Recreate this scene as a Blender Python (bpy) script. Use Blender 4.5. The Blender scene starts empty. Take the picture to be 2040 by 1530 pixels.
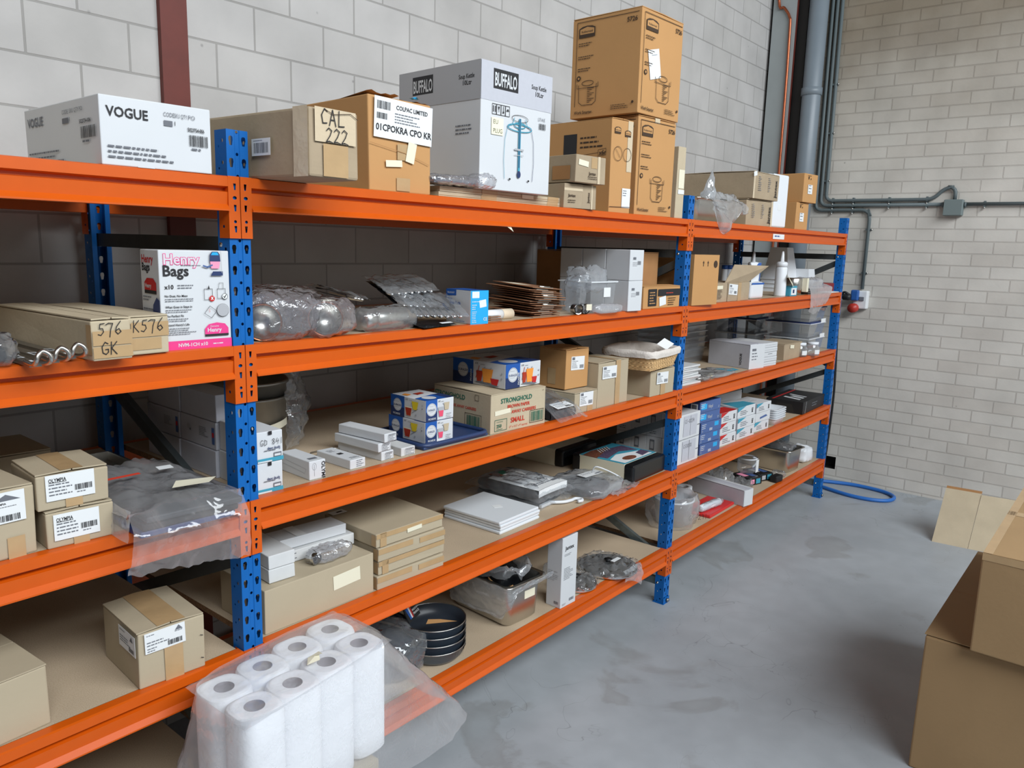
import bpy, bmesh, math, random
from mathutils import Vector, Matrix, Euler, noise
# ------------------------------------------------------------------ camera, light, exposure
SC = bpy.context.scene
S = 1.5                      # authoring unit -> metres
CAM = (-1.0537, -1.7142, 1.7517)
YAW, PITCH, ROLL, FPX = 0.8856, -0.1753, 0.0277, 1556.85
def setup_camera():
    f = Vector((math.sin(YAW)*math.cos(PITCH), math.cos(YAW)*math.cos(PITCH), math.sin(PITCH)))
    r = Vector((math.cos(YAW), -math.sin(YAW), 0)); u = r.cross(f)
    c, s = math.cos(ROLL), math.sin(ROLL)
    r2, u2 = r*c + u*s, u*c - r*s
    m = Matrix((r2, u2, -f)).transposed().to_4x4(); m.translation = Vector(CAM)*S
    cd = bpy.data.cameras.new('camera'); cd.sensor_width = 36; cd.lens = FPX*36/2040
    cd.clip_start = .05
    co = bpy.data.objects.new('camera', cd); co.matrix_world = m
    SC.collection.objects.link(co); SC.camera = co
setup_camera()
SC.view_settings.view_transform = 'Standard'; SC.view_settings.look = 'None'
SC.view_settings.gamma = 1.0; SC.view_settings.use_curve_mapping = False
SC.view_settings.exposure = 0.0
W = bpy.data.worlds.new('world'); SC.world = W; W.use_nodes = True
W.node_tree.nodes['Background'].inputs[0].default_value = (.90, .95, 1.0, 1)
W.node_tree.nodes['Background'].inputs[1].default_value = 0.055
def area_light(name, loc, target, sx, sy, power, col):
    l = bpy.data.lights.new(name, 'AREA'); l.shape = 'RECTANGLE'; l.size = sx*S; l.size_y = sy*S
    l.energy = power; l.color = col
    o = bpy.data.objects.new(name, l); o.location = Vector(loc)*S
    d = Vector(target)-Vector(loc); o.rotation_euler = d.to_track_quat('-Z', 'Y').to_euler()
    SC.collection.objects.link(o)
area_light('roof_light_daylight', (0.3, -5.4, 5.3), (1.3, 0.2, 1.1), 8.0, 2.4, 1600, (.91, .96, 1.0))
area_light('loading_door_daylight', (1.6, -8.0, 2.6), (1.6, 0, 0.4), 5.0, 2.4, 85, (.93, .97, 1.0))
# ------------------------------------------------------------------ materials
def lin(c):
    return tuple(((x/255)/12.92 if x/255 <= .04045 else ((x/255+.055)/1.055)**2.4) for x in c)
MATS = {}
def mat(name, rgb, rough=.6, metal=0., var=0., scale=40., spec=.5, bump=0., bscale=120., stretch=(1,1,1), alpha=None, coat=0.):
    if name in MATS: return MATS[name]
    m = bpy.data.materials.new(name); m.use_nodes = True; nt = m.node_tree; b = nt.nodes['Principled BSDF']
    c = lin(rgb)
    b.inputs['Base Color'].default_value = (*c, 1); b.inputs['Roughness'].default_value = rough
    b.inputs['Metallic'].default_value = metal; b.inputs['Specular IOR Level'].default_value = spec
    if coat: b.inputs['Coat Weight'].default_value = coat; b.inputs['Coat Roughness'].default_value = .12
    if var or bump:
        tc = nt.nodes.new('ShaderNodeTexCoord'); mp = nt.nodes.new('ShaderNodeMapping'); mp.inputs['Scale'].default_value = stretch
        nt.links.new(tc.outputs['Object'], mp.inputs[0])
    if var:
        n = nt.nodes.new('ShaderNodeTexNoise'); n.inputs['Scale'].default_value = scale; n.inputs['Detail'].default_value = 5
        r = nt.nodes.new('ShaderNodeValToRGB')
        r.color_ramp.elements[0].position = .3; r.color_ramp.elements[1].position = .7
        r.color_ramp.elements[0].color = (*[x*(1-var) for x in c], 1); r.color_ramp.elements[1].color = (*[min(1, x*(1+var)) for x in c], 1)
        nt.links.new(mp.outputs[0], n.inputs['Vector']); nt.links.new(n.outputs['Fac'], r.inputs[0]); nt.links.new(r.outputs[0], b.inputs['Base Color'])
    if bump:
        n2 = nt.nodes.new('ShaderNodeTexNoise'); n2.inputs['Scale'].default_value = bscale; n2.inputs['Detail'].default_value = 3
        bp = nt.nodes.new('ShaderNodeBump'); bp.inputs['Strength'].default_value = bump; bp.inputs['Distance'].default_value = .01
        nt.links.new(mp.outputs[0], n2.inputs['Vector']); nt.links.new(n2.outputs['Fac'], bp.inputs['Height']); nt.links.new(bp.outputs[0], b.inputs['Normal'])
    MATS[name] = m; return m
def film(name, haze=.12, gloss=.5, tint=(235,240,245), rough=.12, bump=.6, bscale=18., edge=.35):
    """thin clear plastic: mostly see-through, whitish at grazing angles, with sharp highlights"""
    if name in MATS: return MATS[name]
    m = bpy.data.materials.new(name); m.use_nodes = True; nt = m.node_tree; nt.nodes.clear()
    N = nt.nodes.new; L = nt.links.new
    out = N('ShaderNodeOutputMaterial'); tr = N('ShaderNodeBsdfTransparent'); tr.inputs[0].default_value = (*lin((248,250,252)), 1)
    df = N('ShaderNodeBsdfDiffuse'); df.inputs[0].default_value = (*lin(tint), 1)
    tl = N('ShaderNodeBsdfTranslucent'); tl.inputs[0].default_value = (*lin(tint), 1)
    gl = N('ShaderNodeBsdfGlossy'); gl.inputs['Roughness'].default_value = rough
    tc = N('ShaderNodeTexCoord'); nz = N('ShaderNodeTexNoise'); nz.inputs['Scale'].default_value = bscale; nz.inputs['Detail'].default_value = 3; nz.inputs['Distortion'].default_value = .6
    bp = N('ShaderNodeBump'); bp.inputs['Strength'].default_value = bump; bp.inputs['Distance'].default_value = .015
    L(tc.outputs['Object'], nz.inputs['Vector']); L(nz.outputs['Fac'], bp.inputs['Height'])
    for s in (df, gl, tl): L(bp.outputs[0], s.inputs['Normal'])
    lw = N('ShaderNodeLayerWeight'); lw.inputs['Blend'].default_value = .35; L(bp.outputs[0], lw.inputs['Normal'])
    d2 = N('ShaderNodeMixShader'); d2.inputs[0].default_value = .5; L(df.outputs[0], d2.inputs[1]); L(tl.outputs[0], d2.inputs[2])
    ma = N('ShaderNodeMath'); ma.operation = 'MULTIPLY_ADD'; ma.inputs[1].default_value = edge; ma.inputs[2].default_value = haze; L(lw.outputs['Facing'], ma.inputs[0])
    m1 = N('ShaderNodeMixShader'); L(ma.outputs[0], m1.inputs[0]); L(tr.outputs[0], m1.inputs[1]); L(d2.outputs[0], m1.inputs[2])
    mg = N('ShaderNodeMath'); mg.operation = 'MULTIPLY'; mg.inputs[1].default_value = gloss; l2 = N('ShaderNodeLayerWeight'); l2.inputs['Blend'].default_value = .5; L(bp.outputs[0], l2.inputs['Normal']); pw = N('ShaderNodeMath'); pw.operation = 'POWER'; pw.inputs[1].default_value = 4.; L(l2.outputs['Facing'], pw.inputs[0]); sc = N('ShaderNodeMath'); sc.operation = 'MULTIPLY_ADD'; sc.inputs[1].default_value = .8; sc.inputs[2].default_value = .06; L(pw.outputs[0], sc.inputs[0]); L(sc.outputs[0], mg.inputs[0]); mg.use_clamp = True
    m2 = N('ShaderNodeMixShader'); L(mg.outputs[0], m2.inputs[0]); L(m1.outputs[0], m2.inputs[1]); L(gl.outputs[0], m2.inputs[2])
    L(m2.outputs[0], out.inputs[0]); MATS[name] = m; return m
mat('card', (177,164,140), .78, var=.035, scale=3, spec=.2, bump=.06, bscale=50)
mat('card_pale', (188,174,148), .75, var=.06, scale=6, spec=.25, bump=.1, bscale=60)
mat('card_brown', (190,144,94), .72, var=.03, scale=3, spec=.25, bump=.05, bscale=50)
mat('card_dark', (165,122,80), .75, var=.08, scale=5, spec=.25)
mat('card_grey', (166,149,125), .8, var=.08, scale=6, spec=.2, bump=.12, bscale=50)
mat('tape', (180,150,110), .3, var=.05, scale=12, spec=.6, bump=.15, bscale=20)
mat('card_big', (160,132,97), .78, var=.04, scale=3, spec=.15, bump=.06, bscale=50)  # darker card: shade on the big floor cartons put into the colour
mat('tape_clear', (205,188,160), .2, spec=.8, bump=.3, bscale=30)
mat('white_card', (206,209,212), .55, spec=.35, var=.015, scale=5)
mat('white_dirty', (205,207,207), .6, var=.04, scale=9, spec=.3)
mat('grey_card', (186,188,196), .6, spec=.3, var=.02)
mat('paper', (224,227,228), .7, spec=.2)
mat('paper_cream', (226,221,198), .7, spec=.2)
mat('ink', (28,28,32), .6); mat('ink_grey', (105,108,115), .7); mat('ink_light', (170,172,176), .7)
mat('ink_brown', (62,45,30), .7); mat('navy', (30,50,95), .5); mat('duralex_blue', (25,85,165), .45); mat('sky_blue', (30,165,225), .45)
mat('pink', (225,60,135), .45); mat('red', (190,35,35), .5); mat('pink_pale', (240,150,180), .5)
mat('orange_print', (235,150,60), .5); mat('red_drink', (170,50,25), .5); mat('pink_drink', (225,80,110), .5); mat('green_print', (35,105,85), .6); mat('red_print', (200,60,40), .6)
mat('teal_print', (60,150,175), .5); mat('blue_box', (72,98,150), .5, var=.03, scale=10); mat('blue_dark', (38,58,110), .5); mat('yellow', (225,200,40), .5); mat('pale_yellow', (240,236,205), .6)
mat('brown_food', (120,70,50), .6, var=.5, scale=90); mat('purple_food', (85,70,95), .6, var=.5, scale=70)
mat('rack_blue', (8,95,170), .45, var=.03, scale=30, spec=.3)
mat('rack_orange', (204,86,8), .38, var=.02, scale=20, spec=.4)
mat('galv', (120,130,130), .45, metal=.6, var=.12, scale=30)
mat('brace_dark', (72,78,80), .55, metal=.4, var=.1, scale=20)
mat('steel', (200,198,192), .28, metal=1., var=.03, scale=8)
mat('steel_bright', (225,225,225), .14, metal=1.)
mat('steel_dull', (150,148,142), .36, metal=.9, var=.08, scale=10)
mat('copper', (205,130,95), .3, metal=1.)
mat('copper_pipe', (170,95,65), .35, metal=.85, var=.15, scale=15)
mat('nonstick', (40,46,54), .35, spec=.5); mat('pan_out', (84,98,114), .25, metal=.6, spec=.6)
mat('black', (22,23,26), .5); mat('black_gloss', (20,22,25), .25); mat('black_cloth', (26,27,30), .85)
mat('white_plastic', (220,224,228), .35, spec=.5); mat('milky', (225,230,235), .4, spec=.5); mat('board_white', (216,221,225), .5, spec=.4)
mat('blue_tray', (40,60,100), .4, var=.05, scale=60); mat('red_board', (205,42,42), .35)
mat('hardboard', (150,108,80), .55, var=.1, scale=30); mat('hardboard_edge', (200,160,130), .7)
mat('linen', (215,208,200), .9, var=.05, scale=40, bump=.3, bscale=80); mat('wicker', (208,172,122), .7, var=.2, scale=60)
mat('conduit', (92,102,104), .5, spec=.4); mat('pipe_grey', (118,128,136), .4, spec=.5, var=.03, scale=6); mat('column_grey', (152,158,158), .5, spec=.3, var=.03, scale=6)
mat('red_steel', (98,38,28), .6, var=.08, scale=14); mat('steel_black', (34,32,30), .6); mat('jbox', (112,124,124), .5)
mat('socket_white', (225,228,230), .4); mat('socket_blue', (40,90,160), .4); mat('socket_red', (180,50,40), .4); mat('cable_black', (25,26,30), .5); mat('hose_blue', (45,110,190), .4, spec=.5)
mat('tissue', (244,244,246), .95, var=.015, scale=30, spec=.05, bump=.2, bscale=70); mat('tissue_core', (172,166,170), .9, var=.1, scale=30)
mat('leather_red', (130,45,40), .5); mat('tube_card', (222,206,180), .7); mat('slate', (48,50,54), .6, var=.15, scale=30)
film('wrap', .10, 1.6, bump=1., bscale=14., edge=.30, rough=.09); film('wrap_hazy', .26, 1.4, bump=.9, bscale=11., rough=.12, edge=.42); film('bubble', .11, 2.2, tint=(244,240,246), bump=1., bscale=24., rough=.10, edge=.34)
film('bag_clear', .17, 1.2, bump=.8, bscale=8., edge=.40, tint=(248,248,250)); film('bag_top', .16, 1.0, bump=.4, bscale=10., edge=.15, tint=(250,250,252)); film('clear_pc', .10, 1.2, bump=.0, bscale=3., rough=.05, edge=.4); film('glass', .03, 1., bump=0., bscale=3., rough=.03, edge=.3)
film('bag_grey', .45, .9, tint=(230,230,232), bump=.7, bscale=9., edge=.4)
def tex_nodes(name, rough):
    m = bpy.data.materials.new(name); m.use_nodes = True; MATS[name] = m
    b = m.node_tree.nodes['Principled BSDF']; b.inputs['Roughness'].default_value = rough
    return m, m.node_tree, b, m.node_tree.nodes.new, m.node_tree.links.new
def ramp(N, stops):
    r = N('ShaderNodeValToRGB'); e = r.color_ramp.elements
    while len(e) < len(stops): e.new(.5)
    for x, (p, c) in zip(e, stops): x.position = p; x.color = (*c, 1) if len(c) == 3 else c
    return r
def masonry(name, axes, off, bw, rh, mort, c1, c2, cm, tint=None, bump=.5, rough=.85, stain_shade=None):
    m, nt, b, N, L = tex_nodes(name, rough); b.inputs['Specular IOR Level'].default_value = .2
    tc = N('ShaderNodeTexCoord'); sp = N('ShaderNodeSeparateXYZ'); L(tc.outputs['Object'], sp.inputs[0])
    cb = N('ShaderNodeCombineXYZ'); L(sp.outputs[axes[0]], cb.inputs[0]); L(sp.outputs[axes[1]], cb.inputs[1])
    mp = N('ShaderNodeMapping'); mp.inputs['Location'].default_value = (off[0]*S, off[1]*S, 0); L(cb.outputs[0], mp.inputs[0])
    br = N('ShaderNodeTexBrick'); br.offset = .5; br.squash = 1
    for k, v in (('Scale', 1.), ('Brick Width', bw*S), ('Row Height', rh*S), ('Mortar Size', mort*S), ('Mortar Smooth', .25), ('Bias', -.25)): br.inputs[k].default_value = v
    br.inputs['Color1'].default_value = (*lin(c1), 1); br.inputs['Color2'].default_value = (*lin(c2), 1); br.inputs['Mortar'].default_value = (*lin(cm), 1)
    L(mp.outputs[0], br.inputs['Vector'])
    nz = N('ShaderNodeTexNoise'); nz.inputs['Scale'].default_value = 2.2; nz.inputs['Detail'].default_value = 8; L(tc.outputs['Object'], nz.inputs['Vector'])
    r = ramp(N, [(.3, (.86,.86,.86)), (.7, (1.06,1.06,1.06))]); L(nz.outputs['Fac'], r.inputs[0])
    mx = N('ShaderNodeMix'); mx.data_type = 'RGBA'; mx.blend_type = 'MULTIPLY'; mx.inputs[0].default_value = 1
    L(br.outputs['Color'], mx.inputs[6]); L(r.outputs[0], mx.inputs[7]); col = mx.outputs[2]
    # pores
    n3 = N('ShaderNodeTexVoronoi'); n3.inputs['Scale'].default_value = 3.1; L(tc.outputs['Object'], n3.inputs['Vector'])
    r3 = ramp(N, [(0, (.25,.25,.25)), (.035, (1,1,1))]); L(n3.outputs['Distance'], r3.inputs[0])
    mx3 = N('ShaderNodeMix'); mx3.data_type = 'RGBA'; mx3.blend_type = 'MULTIPLY'; mx3.inputs[0].default_value = .8; L(col, mx3.inputs[6]); L(r3.outputs[0], mx3.inputs[7]); col = mx3.outputs[2]
    if stain_shade:   # tan staining, with the dimmer light up the wall painted in
        ax, pos, wid, sc_ = stain_shade
        nn = N('ShaderNodeTexNoise'); nn.inputs['Scale'].default_value = 1.6; nn.inputs['Detail'].default_value = 6; L(tc.outputs['Object'], nn.inputs['Vector'])
        a = N('ShaderNodeMath'); a.operation = 'MULTIPLY_ADD'; a.inputs[1].default_value = 1.1; L(nn.outputs['Fac'], a.inputs[0]); L(sp.outputs[ax], a.inputs[2])
        mr = N('ShaderNodeMapRange'); mr.inputs[1].default_value = pos*S+.5-wid; mr.inputs[2].default_value = pos*S+.5+wid; L(a.outputs[0], mr.inputs[0])
        m4 = N('ShaderNodeMix'); m4.data_type = 'RGBA'; m4.blend_type = 'MULTIPLY'; L(mr.outputs[0], m4.inputs[0]); L(col, m4.inputs[6]); m4.inputs[7].default_value = (*lin(sc_), 1); col = m4.outputs[2]
    L(col, b.inputs['Base Color'])
    bp = N('ShaderNodeBump'); bp.inputs['Strength'].default_value = bump; bp.inputs['Distance'].default_value = .012; bp.invert = True
    n4 = N('ShaderNodeTexNoise'); n4.inputs['Scale'].default_value = 45; n4.inputs['Detail'].default_value = 4; L(tc.outputs['Object'], n4.inputs['Vector'])
    ad = N('ShaderNodeMath'); ad.operation = 'MULTIPLY_ADD'; ad.inputs[1].default_value = .15; L(n4.outputs['Fac'], ad.inputs[0]); L(br.outputs['Fac'], ad.inputs[2])
    L(ad.outputs[0], bp.inputs['Height']); L(bp.outputs[0], b.inputs['Normal'])
    return m
masonry('block_wall', (0, 2), (.129-.0, -2.1075+.148*20), .296, .1478, .0038, (184,182,180), (176,174,171), (154,152,149))
masonry('brick_wall', (1, 2), (.171+.25*10, -.9413+.0838*30+.0838*.0), .2495, .0838, .0052, (210,206,198), (202,196,187), (190,185,177), bump=.5, stain_shade=(2, 2.9, 1.0, (170,160,146)))
def chipboard():
    m, nt, b, N, L = tex_nodes('chipboard', .75); tc = N('ShaderNodeTexCoord')
    n = N('ShaderNodeTexNoise'); n.inputs['Scale'].default_value = 260; n.inputs['Detail'].default_value = 4; L(tc.outputs['Object'], n.inputs['Vector'])
    r = ramp(N, [(.32, lin((176,156,130))), (.5, lin((188,168,142))), (.68, lin((198,180,155)))]); L(n.outputs['Fac'], r.inputs[0])
    n2 = N('ShaderNodeTexNoise'); n2.inputs['Scale'].default_value = 1.6; n2.inputs['Detail'].default_value = 6; L(tc.outputs['Object'], n2.inputs['Vector'])
    r2 = ramp(N, [(.35, (.86,.86,.86)), (.65, (1.05,1.05,1.05))]); L(n2.outputs['Fac'], r2.inputs[0])
    mx = N('ShaderNodeMix'); mx.data_type = 'RGBA'; mx.blend_type = 'MULTIPLY'; mx.inputs[0].default_value = 1; L(r.outputs[0], mx.inputs[6]); L(r2.outputs[0], mx.inputs[7])
    L(mx.outputs[2], b.inputs['Base Color'])
    mat('chip_edge', (120,88,58), .9, var=.35, scale=120)
chipboard()
def floor_mat():
    m, nt, b, N, L = tex_nodes('concrete', .42); tc = N('ShaderNodeTexCoord'); b.inputs['Specular IOR Level'].default_value = .35
    def nz(sc, det=6, dist=0.):
        n = N('ShaderNodeTexNoise'); n.inputs['Scale'].default_value = sc; n.inputs['Detail'].default_value = det; n.inputs['Distortion'].default_value = dist; L(tc.outputs['Object'], n.inputs['Vector']); return n
    def mul(a, bb, f=1., mode='MULTIPLY'):
        mx = N('ShaderNodeMix'); mx.data_type = 'RGBA'; mx.blend_type = mode
        if isinstance(f, float): mx.inputs[0].default_value = f
        else: L(f, mx.inputs[0])
        L(a, mx.inputs[6])
        if isinstance(bb, tuple): mx.inputs[7].default_value = (*bb, 1)
        else: L(bb, mx.inputs[7])
        return mx.outputs[2]
    r = ramp(N, [(.3, lin((150,156,161))), (.7, lin((165,171,176)))]); L(nz(.8).outputs['Fac'], r.inputs[0]); c = r.outputs[0]
    r2 = ramp(N, [(.38, (.95,.95,.95)), (.62, (1.02,1.02,1.02))]); L(nz(6., 8).outputs['Fac'], r2.inputs[0]); c = mul(c, r2.outputs[0])
    # worn brownish patches with a hard rim
    n3 = nz(1.15, 7, .8); r3 = ramp(N, [(.62, (0,0,0)), (.655, (.3,.3,.3)), (.74, (.12,.12,.12))]); L(n3.outputs['Fac'], r3.inputs[0]); c = mul(c, lin((188,176,160)), r3.outputs[0])
    # thin dark scratches / cracks
    n4 = nz(1.5, 3, 1.6); mm = N('ShaderNodeMath'); mm.operation = 'SUBTRACT'; mm.inputs[1].default_value = .5; L(n4.outputs['Fac'], mm.inputs[0])
    ab = N('ShaderNodeMath'); ab.operation = 'ABSOLUTE'; L(mm.outputs[0], ab.inputs[0])
    r4 = ramp(N, [(0, (.4,.4,.4)), (.0016, (0,0,0))]); L(ab.outputs[0], r4.inputs[0])
    r5 = ramp(N, [(.50, (0,0,0)), (.62, (1,1,1))]); L(nz(.9, 3).outputs['Fac'], r5.inputs[0])
    f = mul(r4.outputs[0], r5.outputs[0]); c = mul(c, lin((125,122,116)), f)
    v = N('ShaderNodeTexVoronoi'); v.inputs['Scale'].default_value = 5.; L(tc.outputs['Object'], v.inputs['Vector'])
    r6 = ramp(N, [(0, (.7,.7,.7)), (.03, (0,0,0))]); L(v.outputs['Distance'], r6.inputs[0]); r7 = ramp(N, [(.55, (0,0,0)), (.6, (1,1,1))]); L(nz(2.).outputs['Fac'], r7.inputs[0]); c = mul(c, lin((95,92,88)), mul(r6.outputs[0], r7.outputs[0]))
    L(c, b.inputs['Base Color'])
    rr = ramp(N, [(.3, (.34,.34,.34)), (.7, (.52,.52,.52))]); L(nz(3.).outputs['Fac'], rr.inputs[0]); L(rr.outputs[0], b.inputs['Roughness'])
floor_mat()
# ------------------------------------------------------------------ mesh building
TXT = {}
def text_geo(s, bold=False):
    k = (s, bold)
    if k not in TXT:
        cu = bpy.data.curves.new('txt', 'FONT'); cu.body = s; cu.size = 1; cu.resolution_u = 2
        if bold: cu.offset = .022 if bold is True else bold
        ob = bpy.data.objects.new('txt', cu); me = bpy.data.meshes.new_from_object(ob)
        vs = [(v.co.x, v.co.y) for v in me.vertices]; fs = [tuple(p.vertices) for p in me.polygons]
        if vs:
            x0 = min(v[0] for v in vs); vs = [(x-x0, y) for x, y in vs]
        w = max([v[0] for v in vs] or [0]); TXT[k] = (vs, fs, w)
        bpy.data.objects.remove(ob); bpy.data.curves.remove(cu); bpy.data.meshes.remove(me)
    return TXT[k]
GLY = {  # hand-written strokes in a 1 x 1.6 cell
 '0': [[(.5,1.5),(.15,1.1),(.15,.5),(.5,.05),(.85,.5),(.85,1.1),(.5,1.5)]], '1': [[(.5,1.5),(.45,0)]],
 '2': [[(.1,1.2),(.4,1.5),(.8,1.25),(.55,.7),(.05,.05),(.45,.15),(.95,.0)]], '3': [[(.1,1.4),(.6,1.5),(.75,1.1),(.35,.8),(.8,.5),(.6,.05),(.1,.15)]],
 '4': [[(.45,1.5),(.1,.65),(.85,.75)],[(.75,1.2),(.6,0)]], '5': [[(.9,1.5),(.35,1.45),(.25,.9),(.65,.85),(.75,.45),(.4,.02),(.05,.15)]],
 '6': [[(.85,1.7),(.3,1.0),(.15,.4),(.45,.05),(.85,.35),(.6,.75),(.2,.5)]], '7': [[(.0,1.3),(.35,1.5),(.9,1.45),(.6,.7),(.45,-.25)]],
 'G': [[(.85,1.3),(.5,1.5),(.12,.95),(.2,.25),(.55,.05),(.85,.3),(.85,.65),(.5,.62)]], 'K': [[(.2,1.5),(.1,0)],[(.85,1.5),(.2,.75),(.8,.0)]],
 'C': [[(.85,1.3),(.5,1.5),(.15,.9),(.3,.15),(.8,.2)]], 'A': [[(.05,0),(.45,1.5),(.85,0)],[(.2,.55),(.7,.55)]], 'L': [[(.2,1.5),(.15,.05),(.85,.1)]],
 'S': [[(.85,1.35),(.4,1.5),(.15,1.1),(.75,.6),(.6,.1),(.1,.15)]], 'D': [[(.2,1.45),(.15,.05),(.75,.3),(.8,1.1),(.2,1.45)]], 'B': [[(.2,1.5),(.15,.05),(.75,.3),(.3,.8),(.7,1.2),(.2,1.5)]],
 '8': [[(.5,.8),(.15,1.2),(.5,1.5),(.8,1.2),(.2,.4),(.5,.05),(.85,.4),(.5,.8)]], '9': [[(.8,1.2),(.45,1.5),(.2,1.1),(.5,.8),(.8,1.2),(.6,0)]], '-': [[(.15,.75),(.8,.75)]], ' ': []}
class M:
    """collects geometry (authoring units) for one mesh"""
    def __init__(s): s.v = []; s.f = []; s.mi = []; s.sm = []; s.mats = []; s.T = Matrix.Identity(4); s.lift = 0.
    def m_(s, name):
        if name not in s.mats: s.mats.append(name)
        return s.mats.index(name)
    def add(s, vs, fs, mt, smooth=False):
        b = len(s.v); k = s.m_(mt); T = s.T
        s.v += [T @ Vector(p) for p in vs]
        for f in fs: s.f.append(tuple(i+b for i in f)); s.mi.append(k); s.sm.append(smooth)
    def box(s, x0, y0, z0, x1, y1, z1, mt):
        s.add([(x0,y0,z0),(x1,y0,z0),(x1,y1,z0),(x0,y1,z0),(x0,y0,z1),(x1,y0,z1),(x1,y1,z1),(x0,y1,z1)],
              [(0,3,2,1),(4,5,6,7),(0,1,5,4),(1,2,6,5),(2,3,7,6),(3,0,4,7)], mt)
    def rbox(s, x0, y0, z0, x1, y1, z1, mt, r=.003, seg=2, jit=0., seed=0):
        bm = bmesh.new(); bmesh.ops.create_cube(bm, size=1)
        bmesh.ops.scale(bm, vec=(x1-x0, y1-y0, z1-z0), verts=bm.verts); bmesh.ops.translate(bm, vec=((x0+x1)/2, (y0+y1)/2, (z0+z1)/2), verts=bm.verts)
        if jit:
            rg = random.Random(seed)
            for v in bm.verts:
                if v.co.z > (z0+z1)/2: v.co += Vector((rg.uniform(-jit, jit), rg.uniform(-jit, jit), rg.uniform(-jit, 0)))
        r = min(r, .45*min(x1-x0, y1-y0, z1-z0))
        bmesh.ops.bevel(bm, geom=bm.edges[:], offset=r, segments=seg, affect='EDGES', profile=.5)
        bm.verts.index_update(); s.add([v.co.copy() for v in bm.verts], [[v.index for v in f.verts] for f in bm.faces], mt, False); bm.free()
    def lathe(s, prof, mt, n=28, c=(0,0,0), smooth=True, cap=True, ax='z'):
        vs = []; fs = []
        for r, z in prof:
            for i in range(n):
                a = 2*math.pi*i/n; p = (r*math.cos(a), r*math.sin(a), z)
                if ax == 'y': p = (p[0], p[2], p[1])
                if ax == 'x': p = (p[2], p[0], p[1])
                vs.append((p[0]+c[0], p[1]+c[1], p[2]+c[2]))
        for k in range(len(prof)-1):
            for i in range(n):
                j = (i+1) % n; fs.append((k*n+i, k*n+j, (k+1)*n+j, (k+1)*n+i))
        if cap:
            if prof[0][0] > 1e-5: fs.append(tuple(range(n))[::-1])
            if prof[-1][0] > 1e-5: fs.append(tuple((len(prof)-1)*n+i for i in range(n)))
        s.add(vs, fs, mt, smooth)
    def tube(s, pts, r, mt, n=10, closed=False, rs=None):
        P = [Vector(p) for p in pts]; vs = []; fs = []; up = Vector((0,0,1)); prev = None; N_ = len(P)
        for i, p in enumerate(P):
            a = P[(i-1) % N_] if (closed or i > 0) else P[0]; b = P[(i+1) % N_] if (closed or i < N_-1) else P[-1]
            d = (b-a).normalized()
            if prev is None:
                u = d.cross(up)
                if u.length < 1e-3: u = d.cross(Vector((1,0,0)))
                u.normalize()
            else: u = (prev - d*prev.dot(d)).normalized()
            prev = u; w = d.cross(u); rr = rs[i] if rs else r
            for k in range(n): t = 2*math.pi*k/n; vs.append(p + u*(rr*math.cos(t)) + w*(rr*math.sin(t)))
        for i in range(N_ if closed else N_-1):
            for k in range(n):
                j = (i+1) % N_; fs.append((i*n+k, i*n+(k+1) % n, j*n+(k+1) % n, j*n+k))
        if not closed: fs.append(tuple(range(n))[::-1]); fs.append(tuple((N_-1)*n+k for k in range(n)))
        s.add(vs, fs, mt, True)
    def grid(s, fn, nu, nv, mt, smooth=True, wu=False):
        vs = [fn(i/(nu-1) if not wu else i/nu, j/(nv-1)) for j in range(nv) for i in range(nu)]
        fs = []
        for j in range(nv-1):
            for i in range(nu if wu else nu-1):
                k = (i+1) % nu; fs.append((j*nu+i, j*nu+k, (j+1)*nu+k, (j+1)*nu+i))
        s.add(vs, fs, mt, smooth)
    def blob(s, c, r, mt, nu=40, nv=22, p=.6, amp=.01, fr=14., floor=None, seed=0., pz=None):
        sg = lambda x, e: math.copysign(abs(x)**e, x); pz = pz or p
        def fn(u, v):
            a = 2*math.pi*u; b = math.pi*(v-.5)
            d = Vector((sg(math.cos(b), pz)*sg(math.cos(a), p), sg(math.cos(b), pz)*sg(math.sin(a), p), sg(math.sin(b), pz)))
            q = Vector((d.x*r[0], d.y*r[1], d.z*r[2])); n_ = d.normalized()
            e = noise.noise(q*fr+Vector((seed, 3.1, 7.7)))*.6 + abs(noise.noise(q*fr*2.1+Vector((seed, 1.1, 2.7))))*.8 - .2
            q += n_*amp*e; q += Vector(c)
            if floor is not None and q.z < floor: q.z = floor
            return q
        s.grid(fn, nu, nv, mt, wu=True)
    # --- printing on a flat face: T maps (u right, v up, n out)
    def _l(s): s.lift += .00012; return .0003 + s.lift
    def rect(s, u0, v0, u1, v1, mt): l = s._l(); s.add([(u0,v0,l),(u1,v0,l),(u1,v1,l),(u0,v1,l)], [(0,1,2,3)], mt)
    def poly(s, pts, mt): l = s._l(); s.add([(a,b,l) for a, b in pts], [tuple(range(len(pts)))], mt)
    def disc(s, u, v, r, mt, ry=None, n=24): ry = ry or r; s.poly([(u+r*math.cos(2*math.pi*i/n), v+ry*math.sin(2*math.pi*i/n)) for i in range(n)], mt)
    def line(s, pts, w, mt, closed=False):
        l = s._l(); P = [Vector(p) for p in pts]
        if closed: P.append(P[0])
        for a, b in zip(P, P[1:]):
            d = b-a
            if d.length < 1e-7: continue
            d.normalize(); n = Vector((-d.y, d.x))*w/2; e = d*w*.3
            q = [a-e-n, b+e-n, b+e+n, a-e+n]; s.add([(x.x, x.y, l) for x in q], [(0,1,2,3)], mt)
    def ring(s, u, v, r, w, mt, ry=None, n=20): ry = ry or r; s.line([(u+r*math.cos(2*math.pi*i/n), v+ry*math.sin(2*math.pi*i/n)) for i in range(n)], w, mt, True)
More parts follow.
